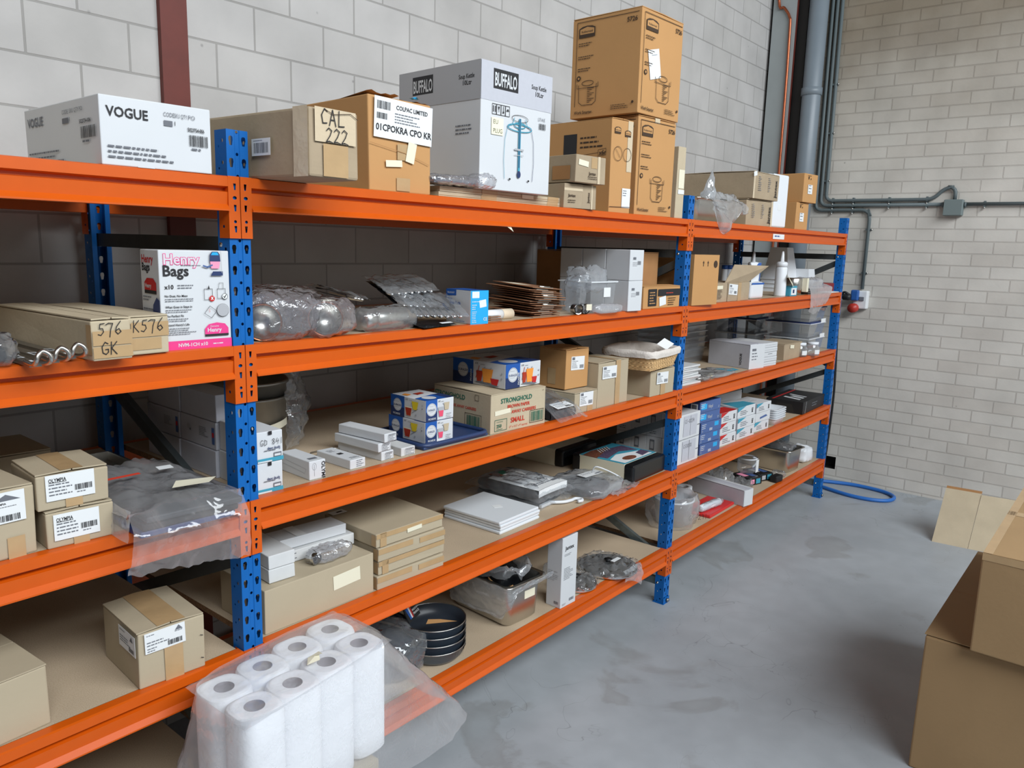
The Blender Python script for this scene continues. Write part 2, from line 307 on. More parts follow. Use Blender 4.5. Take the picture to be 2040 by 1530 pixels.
    def text(s, t, u, v, size, mt='ink', bold=False, al='l', rot=0., sx=1., maxw=None):
        vs, fs, w = text_geo(t, bold)
        if maxw and w*size*sx > maxw: sx = maxw/(w*size)
        o = {'l': 0, 'c': -w/2, 'r': -w}[al]; c, q = math.cos(rot), math.sin(rot); l = s._l()
        s.add([(u+((x+o)*sx*c-y*q)*size, v+((x+o)*sx*q+y*c)*size, l) for x, y in vs], fs, mt)
    def hand(s, t, u, v, size, mt='ink', w=.11, adv=1.05):
        for ch in t:
            for st in GLY[ch]: s.line([(u+x*size*.62, v+y*size*.62) for x, y in st], w*size*.62, mt)
            u += adv*size*.62
    def micro(s, u, v, w, n, dv, mt='ink_grey', h=None, seed=1):
        rg = random.Random(seed); h = h or dv*.36; l = s._l()
        for i in range(n):
            x = u; end = u+w*rg.uniform(.6, 1.)
            while x < end:
                k = min(rg.uniform(1.2, 4.5)*h, end-x); y = v-i*dv
                s.add([(x,y,l),(x+k,y,l),(x+k,y+h,l),(x,y+h,l)], [(0,1,2,3)], mt); x += k+h*.7
    def barcode(s, u, v, w, h, mt='ink', seed=3):
        rg = random.Random(seed); x = u; l = s._l()
        while x < u+w:
            k = w*rg.choice((.012, .02, .032)); s.add([(x,v,l),(x+k,v,l),(x+k,v+h,l),(x,v+h,l)], [(0,1,2,3)], mt); x += k+w*rg.choice((.012, .02, .03))
    def build(s, name, parent=None, loc=None, rz=0., rot=None, data_only=False):
        me = bpy.data.meshes.new(name); me.from_pydata([p*S for p in s.v], [], s.f)
        for k in s.mats: me.materials.append(MATS[k])
        me.polygons.foreach_set('material_index', s.mi); me.polygons.foreach_set('use_smooth', s.sm); me.update()
        if data_only: return me
        return link(name, me, parent, loc, rz, rot)
def link(name, me, parent=None, loc=None, rz=0., rot=None):
    o = bpy.data.objects.new(name, me); SC.collection.objects.link(o)
    if loc: o.location = Vector(loc)*S
    o.rotation_euler = rot if rot else (0, 0, rz)
    if parent: o.parent = parent
    return o
def tag(o, label, cat, group=None, kind=None):
    o['label'] = label; o['category'] = cat
    if group: o['group'] = group
    if kind: o['kind'] = kind
    return o
def empty(name, label, cat, loc, rz=0., group=None):
    o = bpy.data.objects.new(name, None); o.empty_display_size = .05; SC.collection.objects.link(o); o.location = Vector(loc)*S; o.rotation_euler = (0, 0, rz)
    return tag(o, label, cat, group)
def copy_thing(o, loc, label=None, rz=None, parent=None):
    c = o.copy(); SC.collection.objects.link(c)
    if parent: c.parent = parent
    else:
        c.location = Vector(loc)*S
        if rz is not None: c.rotation_euler = (0, 0, rz)
        if label: c['label'] = label
    for ch in list(o.children): copy_thing(ch, None, parent=c)
    return c
def struct(o): o['kind'] = 'structure'; return o
R = math.radians
L1, L2, L3, L4, L5 = .2938, .6938, 1.0938, 1.4938, 1.8938
LV = (L1, L2, L3, L4, L5)
X2, X3 = 2.3133, 4.6458
# ------------------------------------------------------------------ room
def room():
    m = M(); m.box(-6, -9, -.1, 5.4, .9, 0, 'concrete'); o = struct(m.build('floor'))
    m = M(); m.box(-6, .86, 0, 5.16, 1.0, 5.2, 'block_wall'); struct(m.build('wall_back'))
    # end wall, with one brick missing low down beside the rack
    m = M(); hy0, hy1, hz0, hz1 = .082, .20, .078, .176; X, Xe = 5.21, 5.4
    def quad(y0, z0, y1, z1): m.add([(X,y0,z0),(X,y1,z0),(X,y1,z1),(X,y0,z1)], [(0,3,2,1)], 'brick_wall')
    quad(-9, 0, hy0, 5.2); quad(hy1, 0, 1.0, 5.2); quad(hy0, 0, hy1, hz0); quad(hy0, hz1, hy1, 5.2)
    m.add([(X,hy0,hz0),(X,hy1,hz0),(X,hy1,hz1),(X,hy0,hz1),(X+.12,hy0,hz0),(X+.12,hy1,hz0),(X+.12,hy1,hz1),(X+.12,hy0,hz1)], [(0,1,5,4),(1,2,6,5),(2,3,7,6),(3,0,4,7),(4,5,6,7)], 'steel_black')  # inside of the hole painted black in place of its shade
    m.box(Xe, -9, 0, Xe+.05, 1, 5.2, 'brick_wall'); m.add([(X,-9,5.2),(Xe,-9,5.2),(Xe,1,5.2),(X,1,5.2)], [(0,1,2,3)], 'brick_wall'); struct(m.build('wall_right'))
    # red steel column standing in the block wall
    m = M(); m.box(.26, .838, 0, .35, .859, 5.2, 'red_steel'); struct(m.build('trim_1'))
    # grey boxed column in the corner with an open side, its shade painted black
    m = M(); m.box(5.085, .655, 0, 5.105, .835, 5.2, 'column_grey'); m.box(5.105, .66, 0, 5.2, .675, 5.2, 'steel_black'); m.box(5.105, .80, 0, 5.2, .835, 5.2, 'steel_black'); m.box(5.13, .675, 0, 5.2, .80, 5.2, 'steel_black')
    m.box(5.092, .649, 0, 5.112, .656, 5.2, 'red_steel'); m.box(5.14, .585, 0, 5.2, .655, 5.2, 'steel_black'); struct(m.build('trim_2'))  # black strip stands in for the shaded gap beside the downpipe
room()
def pipes():
    m = M(); m.tube(smooth([(5.07, .83, 4.2), (5.07, .79, 3.63), (5.07, .745, 3.57), (5.07, .70, 3.50), (5.07, .688, 3.38), (5.07, .68, 2.6), (5.07, .68, .02)]), .010, 'copper_pipe')
    tag(m.build('copper_pipe'), 'thin copper pipe running down the grey corner column with a bend near the top', 'pipe')
    t = empty('downpipe', 'wide grey round downpipe in the corner between the column and the brick wall', 'pipe', (5.12, .50, 0))
    m = M(); m.lathe([(.068, 0), (.068, 4.9)], 'pipe_grey', n=32); m.build('pipe_body', t)
    for z in (.98, 2.95):
        m = M(); m.lathe([(.068, z-.028), (.076, z-.026), (.076, z+.026), (.068, z+.028)], 'pipe_grey' if z > 2 else 'conduit', n=32, cap=False)
        if z < 2: m.box(-.02, -.10, z-.02, .02, -.07, z+.02, 'steel_dull')
        m.build('pipe_collar', t)
    xs = 5.188; r = .0125
    def conduit(pts, label, clips, name='cable_conduit'):
        t = empty(name, label, 'conduit', (xs, pts[0][1], 0), group='grey cable conduits on the brick wall')
        def sm(P):
            out = [P[0]]
            for a, b, c in zip(P, P[1:], P[2:]):
                a, b, c = Vector(a), Vector(b), Vector(c); d1 = (a-b).normalized()*.05; d2 = (c-b).normalized()*.05
                for k in range(6): q = k/5; out.append((b+d1)*(1-q)**2 + b*2*q*(1-q) + (b+d2)*q*q)
            out.append(P[-1]); return out
        m = M(); m.T = Matrix.Translation((-xs, -pts[0][1], 0)); m.tube(sm(pts), r, 'conduit'); m.build('tube', t)
        for c in clips:
            m = M(); y, z, v = c
            if v: m.box(-.006, y-.02, z-.006, .022, y+.02, z+.006, 'conduit'); m.lathe([(.006, -.012), (.006, .004)], 'steel', n=8, c=(0, y-.026, z), ax='x')
            else: m.box(-.006, y-.006, z-.02, .022, y+.006, z+.02, 'conduit'); m.lathe([(.006, -.012), (.006, .004)], 'steel', n=8, c=(0, y, z-.026), ax='x')
            m.T = Matrix.Identity(4); o = m.build('pipe_clip', t, loc=(0, -pts[0][1], 0))
    conduit([(xs,.368,5.1),(xs,.342,2.153),(xs,-.40,2.153),(xs,-.47,2.235),(xs,-.535,2.235),(xs,-.535,2.15)], 'rightmost upright grey conduit, turning along the wall and looping into the junction box top', [(.355,z,1) for z in (2.3,2.65,3.0)]+[(y,2.153,0) for y in (.29,.14,-.11,-.36)])
    conduit([(xs,.40,5.1),(xs,.378,2.118),(xs,-.475,2.118)], 'middle upright grey conduit, turning to run straight into the junction box side', [(y,2.118,0) for y in (.29,.14,-.11,-.36)])
    conduit([(xs,.432,5.1),(xs,.414,2.083),(xs,.03,2.083),(xs,.012,2.04),(xs,.012,1.50)], 'leftmost upright grey conduit, turning right and then down to the socket box', [(y,2.083,0) for y in (.29,.14)]+[(.012,1.94,1),(.012,1.62,1)])
    conduit([(xs,-.60,2.118),(xs,-1.6,2.118)], 'grey conduit leaving the junction box to the right along the brick wall', [(y,2.118,0) for y in (-.72,-1.05)])
    t = empty('junction_box', 'square grey junction box on the brick wall where the conduits meet', 'electrical box', (5.209, -.535, 2.094))
    m = M(); m.rbox(-.055, -.06, -.055, 0, .06, .055, 'jbox', .006); m.build('box_body', t)
    m = M(); m.rbox(-.062, -.058, -.053, -.055, .058, .053, 'jbox', .003); m.build('cover', t)
    for yy in (.061, -.076): m = M(); m.lathe([(.018, 0), (.018, .015)], 'conduit', n=12, c=(-.02, yy, .02), ax='y'); m.build('cable_gland', t)
    t = empty('wall_socket', 'white wall socket box with a blue lid and a red plug outlet beside the rack', 'socket', (5.209, .015, 1.425))
    m = M(); m.rbox(-.06, -.055, -.07, 0, .045, .065, 'socket_white', .008); m.rbox(-.072, -.035, -.01, -.06, .0, .02, 'ink_grey', .004); m.build('housing', t)
    m = M(); m.rbox(-.10, .0, -.01, -.058, .055, .07, 'socket_blue', .01); m.build('blue_cover', t)
    m = M(); m.lathe([(.034, 0), (.034, .07), (.028, .075)], 'socket_red', n=20, c=(-.115, .03, -.065), ax='x'); m.build('red_outlet', t)
    t = empty('power_cable', 'black power cable hanging from the socket down to the floor behind the rack end', 'cable', (5.12, .06, 0))
    m = M(); pts = [(-.02,.005,1.45),(-.03,.05,1.475),(-.02,.075,1.43),(0,.085,1.3),(.01,.075,1.0),(.015,.065,.7),(.01,.07,.4),(.0,.08,.15),(-.02,.10,.03),(-.04,.12,.012)]
    m.tube(smooth(pts), .009, 'cable_black', n=8); m.build('cord', t)
    m = M(); m.lathe([(.02, 0), (.024, .02), (.024, .05), (.016, .06)], 'cable_black', n=14, c=(-.03, .0, 1.44), ax='y'); m.build('plug', t)
    pts = [(4.93,.30,.014),(5.02,.14,.014),(5.10,-.08,.014),(5.095,-.26,.014),(5.05,-.37,.014),(4.97,-.42,.014),(4.87,-.40,.014),(4.81,-.31,.014),(4.80,-.18,.014),(4.84,-.03,.014),(4.90,.12,.014),(4.93,.24,.03)]
    m = M(); m.tube(smooth(pts, 6), .0135, 'hose_blue', n=10); tag(m.build('water_hose'), 'bright blue hose lying in a loop on the floor beside the rack end', 'hose')
def smooth(P, k=5):
    P = [Vector(p) for p in P]; out = []
    for i in range(len(P)-1):
        p0, p1, p2, p3 = P[max(i-1, 0)], P[i], P[i+1], P[min(i+2, len(P)-1)]
        for j in range(k):
            t = j/k; out.append(.5*((2*p1)+(p2-p0)*t+(2*p0-5*p1+4*p2-p3)*t*t+(3*p1-p0-3*p2+p3)*t**3))
    out.append(P[-1]); return out
pipes()
# ------------------------------------------------------------------ racking
def holed(m, x0, z0, x1, z1, holes, mt, fn):
    """flat panel with holes, fn maps (a,b)->3d"""
    bm = bmesh.new(); E = []
    for loop in [[(x0,z0),(x1,z0),(x1,z1),(x0,z1)]] + holes:
        vs = [bm.verts.new((a, b, 0)) for a, b in loop]; E += [bm.edges.new((vs[i], vs[(i+1) % len(vs)])) for i in range(len(vs))]
    bmesh.ops.triangle_fill(bm, edges=E, use_beauty=True); bm.verts.index_update()
    m.add([fn(v.co.x, v.co.y) for v in bm.verts], [[v.index for v in f.verts] for f in bm.faces], mt); bm.free()
def keyhole(cx, cz, w=.0058, h=.0105): return [(cx-w*.55,cz-h),(cx+w*.55,cz-h),(cx+w*.8,cz-h*.1),(cx+w,cz+h*.15),(cx+w*.85,cz+h*.8),(cx+w*.4,cz+h),(cx-w*.4,cz+h),(cx-w*.85,cz+h*.8),(cx-w,cz+h*.15),(cx-w*.8,cz-h*.1)]
def circ(cx, cz, r, n=8, ry=None): return [(cx+r*math.cos(2*math.pi*i/n), cz+(ry or r)*math.sin(2*math.pi*i/n)) for i in range(n)]
def post_mesh():
    m = M(); P = .05; n = 40
    for k in range(n):
        z = k*P
        for sx in (-1, 1):
            a, b = sorted((sx*.007, sx*.028)); holed(m, a, z, b, z+P, [keyhole(sx*.0165, z+.025)], 'rack_blue', lambda x, q: (x, 0, q))
            holed(m, 0, z, .05, z+P, [circ(.018, z+.025, .0042), circ(.036, z, .0) if 0 else circ(.034, z+.012, .003)], 'rack_blue', lambda y, q, s=sx: (s*.028, y, q))
        holed(m, -.005, z, .005, z+P, [circ(0, z+.0495-.0045, .0038)], 'rack_blue', lambda x, q: (x, .002, q))
    zt = n*P
    for sx in (-1, 1):
        m.add([(sx*.005,.002,0),(sx*.007,0,0),(sx*.007,0,zt),(sx*.005,.002,zt)], [(0,1,2,3)], 'rack_blue')
        m.add([(sx*.028,.05,0),(sx*.014,.05,0),(sx*.014,.05,zt),(sx*.028,.05,zt)], [(0,1,2,3)], 'rack_blue')
        m.add([(sx*.014,.05,0),(sx*.014,.042,0),(sx*.014,.042,zt),(sx*.014,.05,zt)], [(0,1,2,3)], 'rack_blue')
    return m.build('post', data_only=True)
def foot_mesh():
    m = M(); m.box(-.032, -.006, 0, .032, .056, .004, 'rack_blue'); m.box(-.03, -.004, .004, .03, -.001, .03, 'rack_blue'); m.lathe([(.009, -.012), (.009, 0)], 'steel_dull', n=6, c=(0, -.004, .018), ax='y'); return m.build('foot_plate', data_only=True)
def bar(m, a, b, w, t, mt):
    a, b = Vector(a), Vector(b); d = (b-a).normalized(); x = Vector((1,0,0)); u = d.cross(x).normalized()*w/2; q = x*t/2
    vs = [a-u-q, a+u-q, a+u+q, a-u+q, b-u-q, b+u-q, b+u+q, b-u+q]; m.add(vs, [(0,1,2,3),(7,6,5,4),(0,4,5,1),(1,5,6,2),(2,6,7,3),(3,7,4,0)], mt)
D = .80
def racks():
    post, foot = post_mesh(), foot_mesh()
    labs = ['blue upright rack frame at the far left end, outside the left bay', 'blue upright rack frame in the foreground, between the left and middle bays',
            'blue upright rack frame between the middle bay and the far bay', 'blue upright rack frame at the far end of the shelving next to the brick wall']
    xs = [-2.33, 0, X2, X3]
    for i, x in enumerate(xs):
        t = empty('rack_frame', labs[i], 'rack upright', (x, 0, 0), group='blue rack upright frames')
        link('post', post, t); link('post', post, t, loc=(0, D, 0), rz=math.pi)
        link('foot_plate', foot, t); link('foot_plate', foot, t, loc=(0, D, 0), rz=math.pi)
        zz = [(1.72, 0), (1.33, 1), (.955, 0), (.58, 1), (.20, 0)]
        for z in (1.735, .105):
            m = M(); bar(m, (0,.03,z), (0,D-.03,z), .038, .022, 'brace_dark' if z > 1 else 'galv'); m.lathe([(.006, -.03), (.006, .03)], 'steel', n=6, c=(0, .038, z), ax='x'); m.build('cross_brace', t)
        for (z0, s0), (z1, s1) in zip(zz, zz[1:]):
            y0, y1 = (.032 if s0 == 0 else D-.032), (.032 if s1 == 0 else D-.032)
            m = M(); bar(m, (0,y0,z0-.02), (0,y1,z1+.02), .036, .02, 'brace_dark' if z0 > .7 else 'galv'); m.build('diagonal_brace', t)
    # connectors and beams
    def conn(side):
        m = M(); a, b = (.0012, .0305); H = .1434
        hs = []
        for z in (-.024, -.073, -.122): hs.append([(.0115,z-.0075),(.0155,z-.0075),(.0175,z+.0075),(.0105,z+.0075)])
        hs.append(circ(.0145, -.0495, .0055, 10, .0042)); hs.append(circ(.0145, -.1045, .0038, 10))
        fx = (lambda x: x) if side > 0 else (lambda x: -x)
        holed(m, a, -H, b, 0, hs, 'rack_orange', lambda x, z: (fx(x), -.006, z))
        for p in ((a, -.006, a, -.0005), (b, -.006, b, .038), (a, -.006, b, -.006)):
            pass
        X0, X1 = fx(a), fx(b)
        m.add([(X0,-.006,0),(X0,-.001,0),(X0,-.001,-H),(X0,-.006,-H)], [(0,1,2,3)], 'rack_orange')
        holed(m, -.006, -H, .038, 0, [circ(.018, -.116, .004)], 'rack_orange', lambda y, z: (X1, y, z))
        m.add([(X0,-.006,0),(X1,-.006,0),(X1,-.001,0),(X0,-.001,0)], [(0,1,2,3)], 'rack_orange'); m.add([(X0,-.006,-H),(X1,-.006,-H),(X1,-.001,-H),(X0,-.001,-H)], [(0,1,2,3)], 'rack_orange')
        return m.build('beam_connector', data_only=True)
    cR, cL = conn(1), conn(-1)      # cR sits right of a post centre (left end of a beam)
    prof = [(0,0),(-.0055,-.002),(-.0055,-.024),(.013,-.028),(.013,-.034),(-.003,-.037),(-.001,-.065),(-.012,-.0765),(-.012,-.080),(.03,-.080),(.03,-.022),(.024,-.019),(.024,0)]
    lev = ['lowest', 'second lowest', 'middle', 'second highest', 'top']; bays = ['left bay nearest the camera', 'middle bay', 'far bay by the brick wall']
    spans = [(-2.33, 0), (0, X2), (X2, X3)]
    for bi, (xa, xb) in enumerate(spans):
        w = xb-xa
        m = M(); n = len(prof); x0, x1 = .0305, w-.0305
        m.add([(x0,y,z) for y, z in prof]+[(x1,y,z) for y, z in prof], [(i, (i+1) % n, n+(i+1) % n, n+i) for i in range(n)]+[tuple(range(n))[::-1], tuple(range(n, 2*n))], 'rack_orange')
        bme = m.build('beam_body', data_only=True)
        m = M(); m.box(.036, .0255, -.0175, w-.036, D-.0255, 0, 'chipboard'); dme = m.build('shelf_board', data_only=True)
        dme.materials.append(MATS['chip_edge'])
        for p in dme.polygons:
            if abs(p.normal.z) < .5: p.material_index = 1
        for li, z in enumerate(LV):
            t = empty('shelf_beam', 'orange front beam of the %s shelf in the %s' % (lev[li], bays[bi]), 'beam', (xa, 0, z), group='orange front beams')
            link('beam_body', bme, t); link('beam_connector', cR, t); link('beam_connector', cL, t, loc=(w, 0, 0))
            t2 = empty('shelf_beam', 'orange rear beam carrying the back of the %s shelf in the %s' % (lev[li], bays[bi]), 'beam', (xb, D, z), math.pi, group='orange rear beams')
            link('beam_body', bme, t2); link('beam_connector', cR, t2); link('beam_connector', cL, t2, loc=(w, 0, 0))
            if bi == 1 and li == 4:
                m = M(); m.T = Matrix.Translation((0, -.0082, 0)); m.add([(.86,.0,-.0735),(1.0,.0,-.0735),(1.02,.0,-.0965),(.985,-.001,-.081),(.90,0,-.079)], [(0,1,2,3,4)], 'paper_cream'); m.build('torn_tape', t)
            if bi == 2 and li == 4:
                m = M(); T = Matrix(((1,0,0,1.0),(0,0,-1,-.0035),(0,1,0,-.0655),(0,0,0,1))); m.T = T; m.rect(0, 0, .17, .028, 'paper'); m.micro(.025,.012,.12,1,.02,'blue_box',h=.008); m.build('paper_label', t)
            tag(link('shelf_board', dme, None, loc=(xa, 0, z)), 'chipboard shelf panel of the %s level in the %s' % (lev[li], bays[bi]), 'shelf', 'chipboard shelf panels')
racks()
# ------------------------------------------------------------------ cartons with printing, labels and tape
def face_T(f, w, d, h):
    return {'F': Matrix(((1,0,0,0),(0,0,-1,0),(0,1,0,0),(0,0,0,1))), 'L': Matrix(((0,0,-1,0),(-1,0,0,d),(0,1,0,0),(0,0,0,1))),
            'T': Matrix(((1,0,0,0),(0,1,0,0),(0,0,1,h),(0,0,0,1))), 'R': Matrix(((0,0,1,w),(1,0,0,0),(0,1,0,0),(0,0,0,1)))}[f]
def face_wh(f, w, d, h): return {'F': (w, h), 'L': (d, h), 'T': (w, d), 'R': (d, h)}[f]
def draw(m, it, fw, fh):
    k = it[0]; a = it[1:]
    if k == 'r': m.rect(a[0]*fw, a[1]*fh, a[2]*fw, a[3]*fh, a[4])
    elif k == 't':   # text,u,v,size,mat,bold,align,rot,maxw
        a = list(a)+[None]*8; m.text(a[0], a[1]*fw, a[2]*fh, a[3]*fh, a[4] or 'ink', (.022 if a[5] == 1 else a[5]), a[6] or 'l', R(a[7] or 0), maxw=(a[8]*fw if a[8] else None))
    elif k == 'b': m.barcode(a[0]*fw, a[1]*fh, a[2]*fw, a[3]*fh, a[4] if len(a) > 4 else 'ink')
    elif k == 'm': m.micro(a[0]*fw, a[1]*fh, a[2]*fw, a[3], a[4]*fh, a[5] if len(a) > 5 else 'ink_grey', seed=int(a[0]*97+a[1]*31)+1)
    elif k == 'h': m.hand(a[0], a[1]*fw, a[2]*fh, a[3]*fh, a[4] if len(a) > 4 else 'ink')
    elif k == 'd': m.disc(a[0]*fw, a[1]*fh, a[2]*fh, a[3], (a[4]*fh if len(a) > 4 else None))
    elif k == 'o': m.ring(a[0]*fw, a[1]*fh, a[2]*fh, a[3]*fh, a[4], (a[5]*fh if len(a) > 5 else None))
    elif k == 'l': m.line([(p[0]*fw, p[1]*fh) for p in a[0]], a[1]*fh, a[2], len(a) > 3)
    elif k == 'p': m.poly([(p[0]*fw, p[1]*fh) for p in a[0]], a[1])
def paint(m, f, items, w, d, h):
    T = m.T; m.T = T @ face_T(f, w, d, h); fw, fh = face_wh(f, w, d, h)
    for it in items: draw(m, it, fw, fh)
    m.T = T
OLY = lambda title: [('t',title,.05,.74,.17,'ink',1,'l',0,.5),('m',.05,.56,.6,4,.13,'ink_grey'),('b',.55,.30,.38,.26),('m',.6,.2,.25,1,.1,'ink_grey')]
ADDR = [('r',.08,.72,.3,.9,'ink_grey'),('m',.08,.6,.5,2,.1,'ink_grey'),('b',.6,.12,.3,.26),('m',.08,.34,.45,3,.1,'ink_grey')]
def carton(name, label, cat, x, y, z, w, d, h, rz=0., c='card', pr=None, lab=None, tape=None, flaps=None, group=None, jit=.0018, r=.0022, parent=None):
    """pr/lab/tape: dict face -> list. flaps: 'y' seam runs front to back, 'x' seam runs left to right"""
    seed = int(abs(x*1000)+abs(z*333)+abs(y*77)); rg = random.Random(seed)
    m = M(); th = .0035 if flaps else 0
    m.rbox(0, 0, 0, w, d, h-th, c, r, 2, jit, seed)
    hh = h
    for f, items in (pr or {}).items(): m.lift = jit if f != 'T' else 0; paint(m, f, items, w, d, h)
    o = m.build(name, parent, loc=(x, y, z), rz=R(rz))
    if not parent: tag(o, label, cat, group)
    U_ = rg.uniform(.001, .004)
    if flaps:
        for k in (0, 1):
            fm = M(); g = .0014
            if flaps == 'y': a, b = (0, w/2-g) if k == 0 else (w/2+g, w); q = (a, .001, b, d-.001)
            else: a, b = (0, d/2-g) if k == 0 else (d/2+g, d); q = (.001, a, w-.001, b)
            up = U_
            vs = [Vector(p) for p in ((q[0],q[1],h-th),(q[2],q[1],h-th),(q[2],q[3],h-th),(q[0],q[3],h-th))]
            for v in vs:
                e = (v.x if flaps == 'y' else v.y); L_ = (w if flaps == 'y' else d)
                v.z += up*(1-abs(e-L_/2)/(L_/2))**1
            vs += [v+Vector((0,0,.003)) for v in vs[:4]]
            fm.add(vs, [(0,3,2,1),(4,5,6,7),(0,1,5,4),(1,2,6,5),(2,3,7,6),(3,0,4,7)], c); fm.build('flap', o)
    for f, rows in (lab or {}).items():
        for i, (u0, v0, u1, v1, rot, items, mt) in enumerate(rows):
            fw, fh = face_wh(f, w, d, h); a, b = (u1-u0)*fw, (v1-v0)*fh; lm = M()
            lm.T = face_T(f, w, d, h) @ Matrix.Translation(((u0+u1)/2*fw, (v0+v1)/2*fh, .0006+jit+.004*(f == 'T' and bool(flaps))+.0003*i)) @ Matrix.Rotation(R(rot), 4, 'Z') @ Matrix.Translation((-a/2, -b/2, 0))
            lm.box(0, 0, -.0005, a, b, 0, mt)
            for it in items: draw(lm, it, a, b)
            lm.build('paper_label', o)
    for f, rows in (tape or {}).items():
        for (u0, v0, u1, v1, mt) in rows:
            fw, fh = face_wh(f, w, d, h); tm = M(); tm.T = face_T(f, w, d, h); e = jit*.6+.0004
            if f == 'T' and flaps:
                def tz(u, v): p = u0+(u1-u0)*u if flaps == 'y' else v0+(v1-v0)*v; return U_*(1-2*abs(p-.5))+.0004
                tm.grid(lambda u, v: (fw*(u0+(u1-u0)*u), fh*(v0+(v1-v0)*v), tz(u, v)), 9, 9, mt)
            else: tm.add([(u0*fw,v0*fh,e),(u1*fw,v0*fh,e),(u1*fw,v1*fh,e),(u0*fw,v1*fh,e)], [(0,1,2,3)], mt)
            tm.build('packing_tape', o)
    return o
# ================================================================== TOP SHELF
def vogue_face(side):
    a = [('t','VOGUE',.05,.70,.20,'ink_grey' if side else 'ink',1,'l',0,.36),('t','CODE',.55,.80,.09,'ink_grey',0,'l',0,.1),('r',.55,.66,.63,.74,'ink_grey'),('t','SKU QTY',.65,.80,.09,'ink_grey',0,'l',0,.12),('t','1',.65,.68,.09),
         ('t','PO',.78,.80,.09,'ink_grey'),('t','5023754-006',.77,.62,.08,'ink',1,'l',0,.16),('b',.78,.40,.18,.17),('m',.8,.34,.14,1,.08),('m',.05,.26,.62,3,.075,'ink_grey')]
    return a
carton('cardboard_box', 'long white printed cardboard box alone on the left bay top shelf', 'box', -.31, 0, L5, .241, .42, .141, -1.4, 'white_card', {'F': vogue_face(0), 'L': vogue_face(1)}, tape={'F': [(.3,-.0,.45,.02,'white_card')]})
carton('cardboard_box', 'crumpled brown carton with handwritten 222, jutting out over the shelf edge', 'box', .056, -.2, L5, .146, .52, .157, 2, 'card_grey',
       {'F': [('h','CAL',.20,.74,.24),('h','222',.30,.50,.22),('l',[(.3,.95),(.45,.9),(.8,.95),(.95,.88)],.01,'ink_brown')]}, {'L': [(.60,.33,.74,.58,0,[('b',.12,.15,.76,.6,'ink_grey'),('m',.12,.86,.7,1,.1)],'paper')]},
       {'F': [(.10,.50,.92,.98,'tape_clear'),(.26,.02,.76,.48,'tape')], 'L': [(.9,.0,1.,.98,'tape_clear')]}, jit=.005, r=.006)
o = carton('cardboard_box', 'tan carton with big white address sheet taped across its front top', 'box', .43, .035, L5, .226, .36, .262, -3.5, 'card_brown', {'F': [('l',[(.0,.5),(.6,.42),(.95,.33)],.006,'card_dark')]},
       {'F': [(.06,.55,1.,.97,-2,[('b',.04,.70,.22,.2),('b',.04,.46,.17,.15),('t','COLPAC LIMITED',.36,.76,.15,'ink',1,'l',0,.55),('m',.34,.64,.5,4,.07),('t','01CPOKRA CPO KR',.03,.18,.23,'ink',1,'l',0,.96)],'paper'),
              (.58,.33,.72,.55,-12,[],'paper_cream'),(.24,.27,.50,.34,4,[],'paper_cream')]},
       {'F': [(.42,.02,.64,.16,'tape'),(.43,.35,.60,.52,'tape')]}, jit=.004, r=.004)
m = M()   # torn open lid flaps
for (a, b, up) in ((.0, .5, .012), (.52, 1., .004)):
    m.grid(lambda u, v: (.226*(a+(b-a)*u), .01+.15*v, .258+up*(1-v)+.008*noise.noise(Vector((u*4, v*5, a)))), 8, 6, 'card_brown', smooth=False)
m.build('flap', o)
m = M(); m.T = face_T('F', .226, .36, .262); m.rect(.219, .17, .229, .215, 'sky_blue'); m.T = Matrix.Translation((.16, .006, .268)); m.grid(lambda u, v: (.03*u, .02*v, .006*noise.noise(Vector((u*3, v*3, 4)))+.004), 5, 4, 'sky_blue', smooth=False); m.build('blue_tape', o)
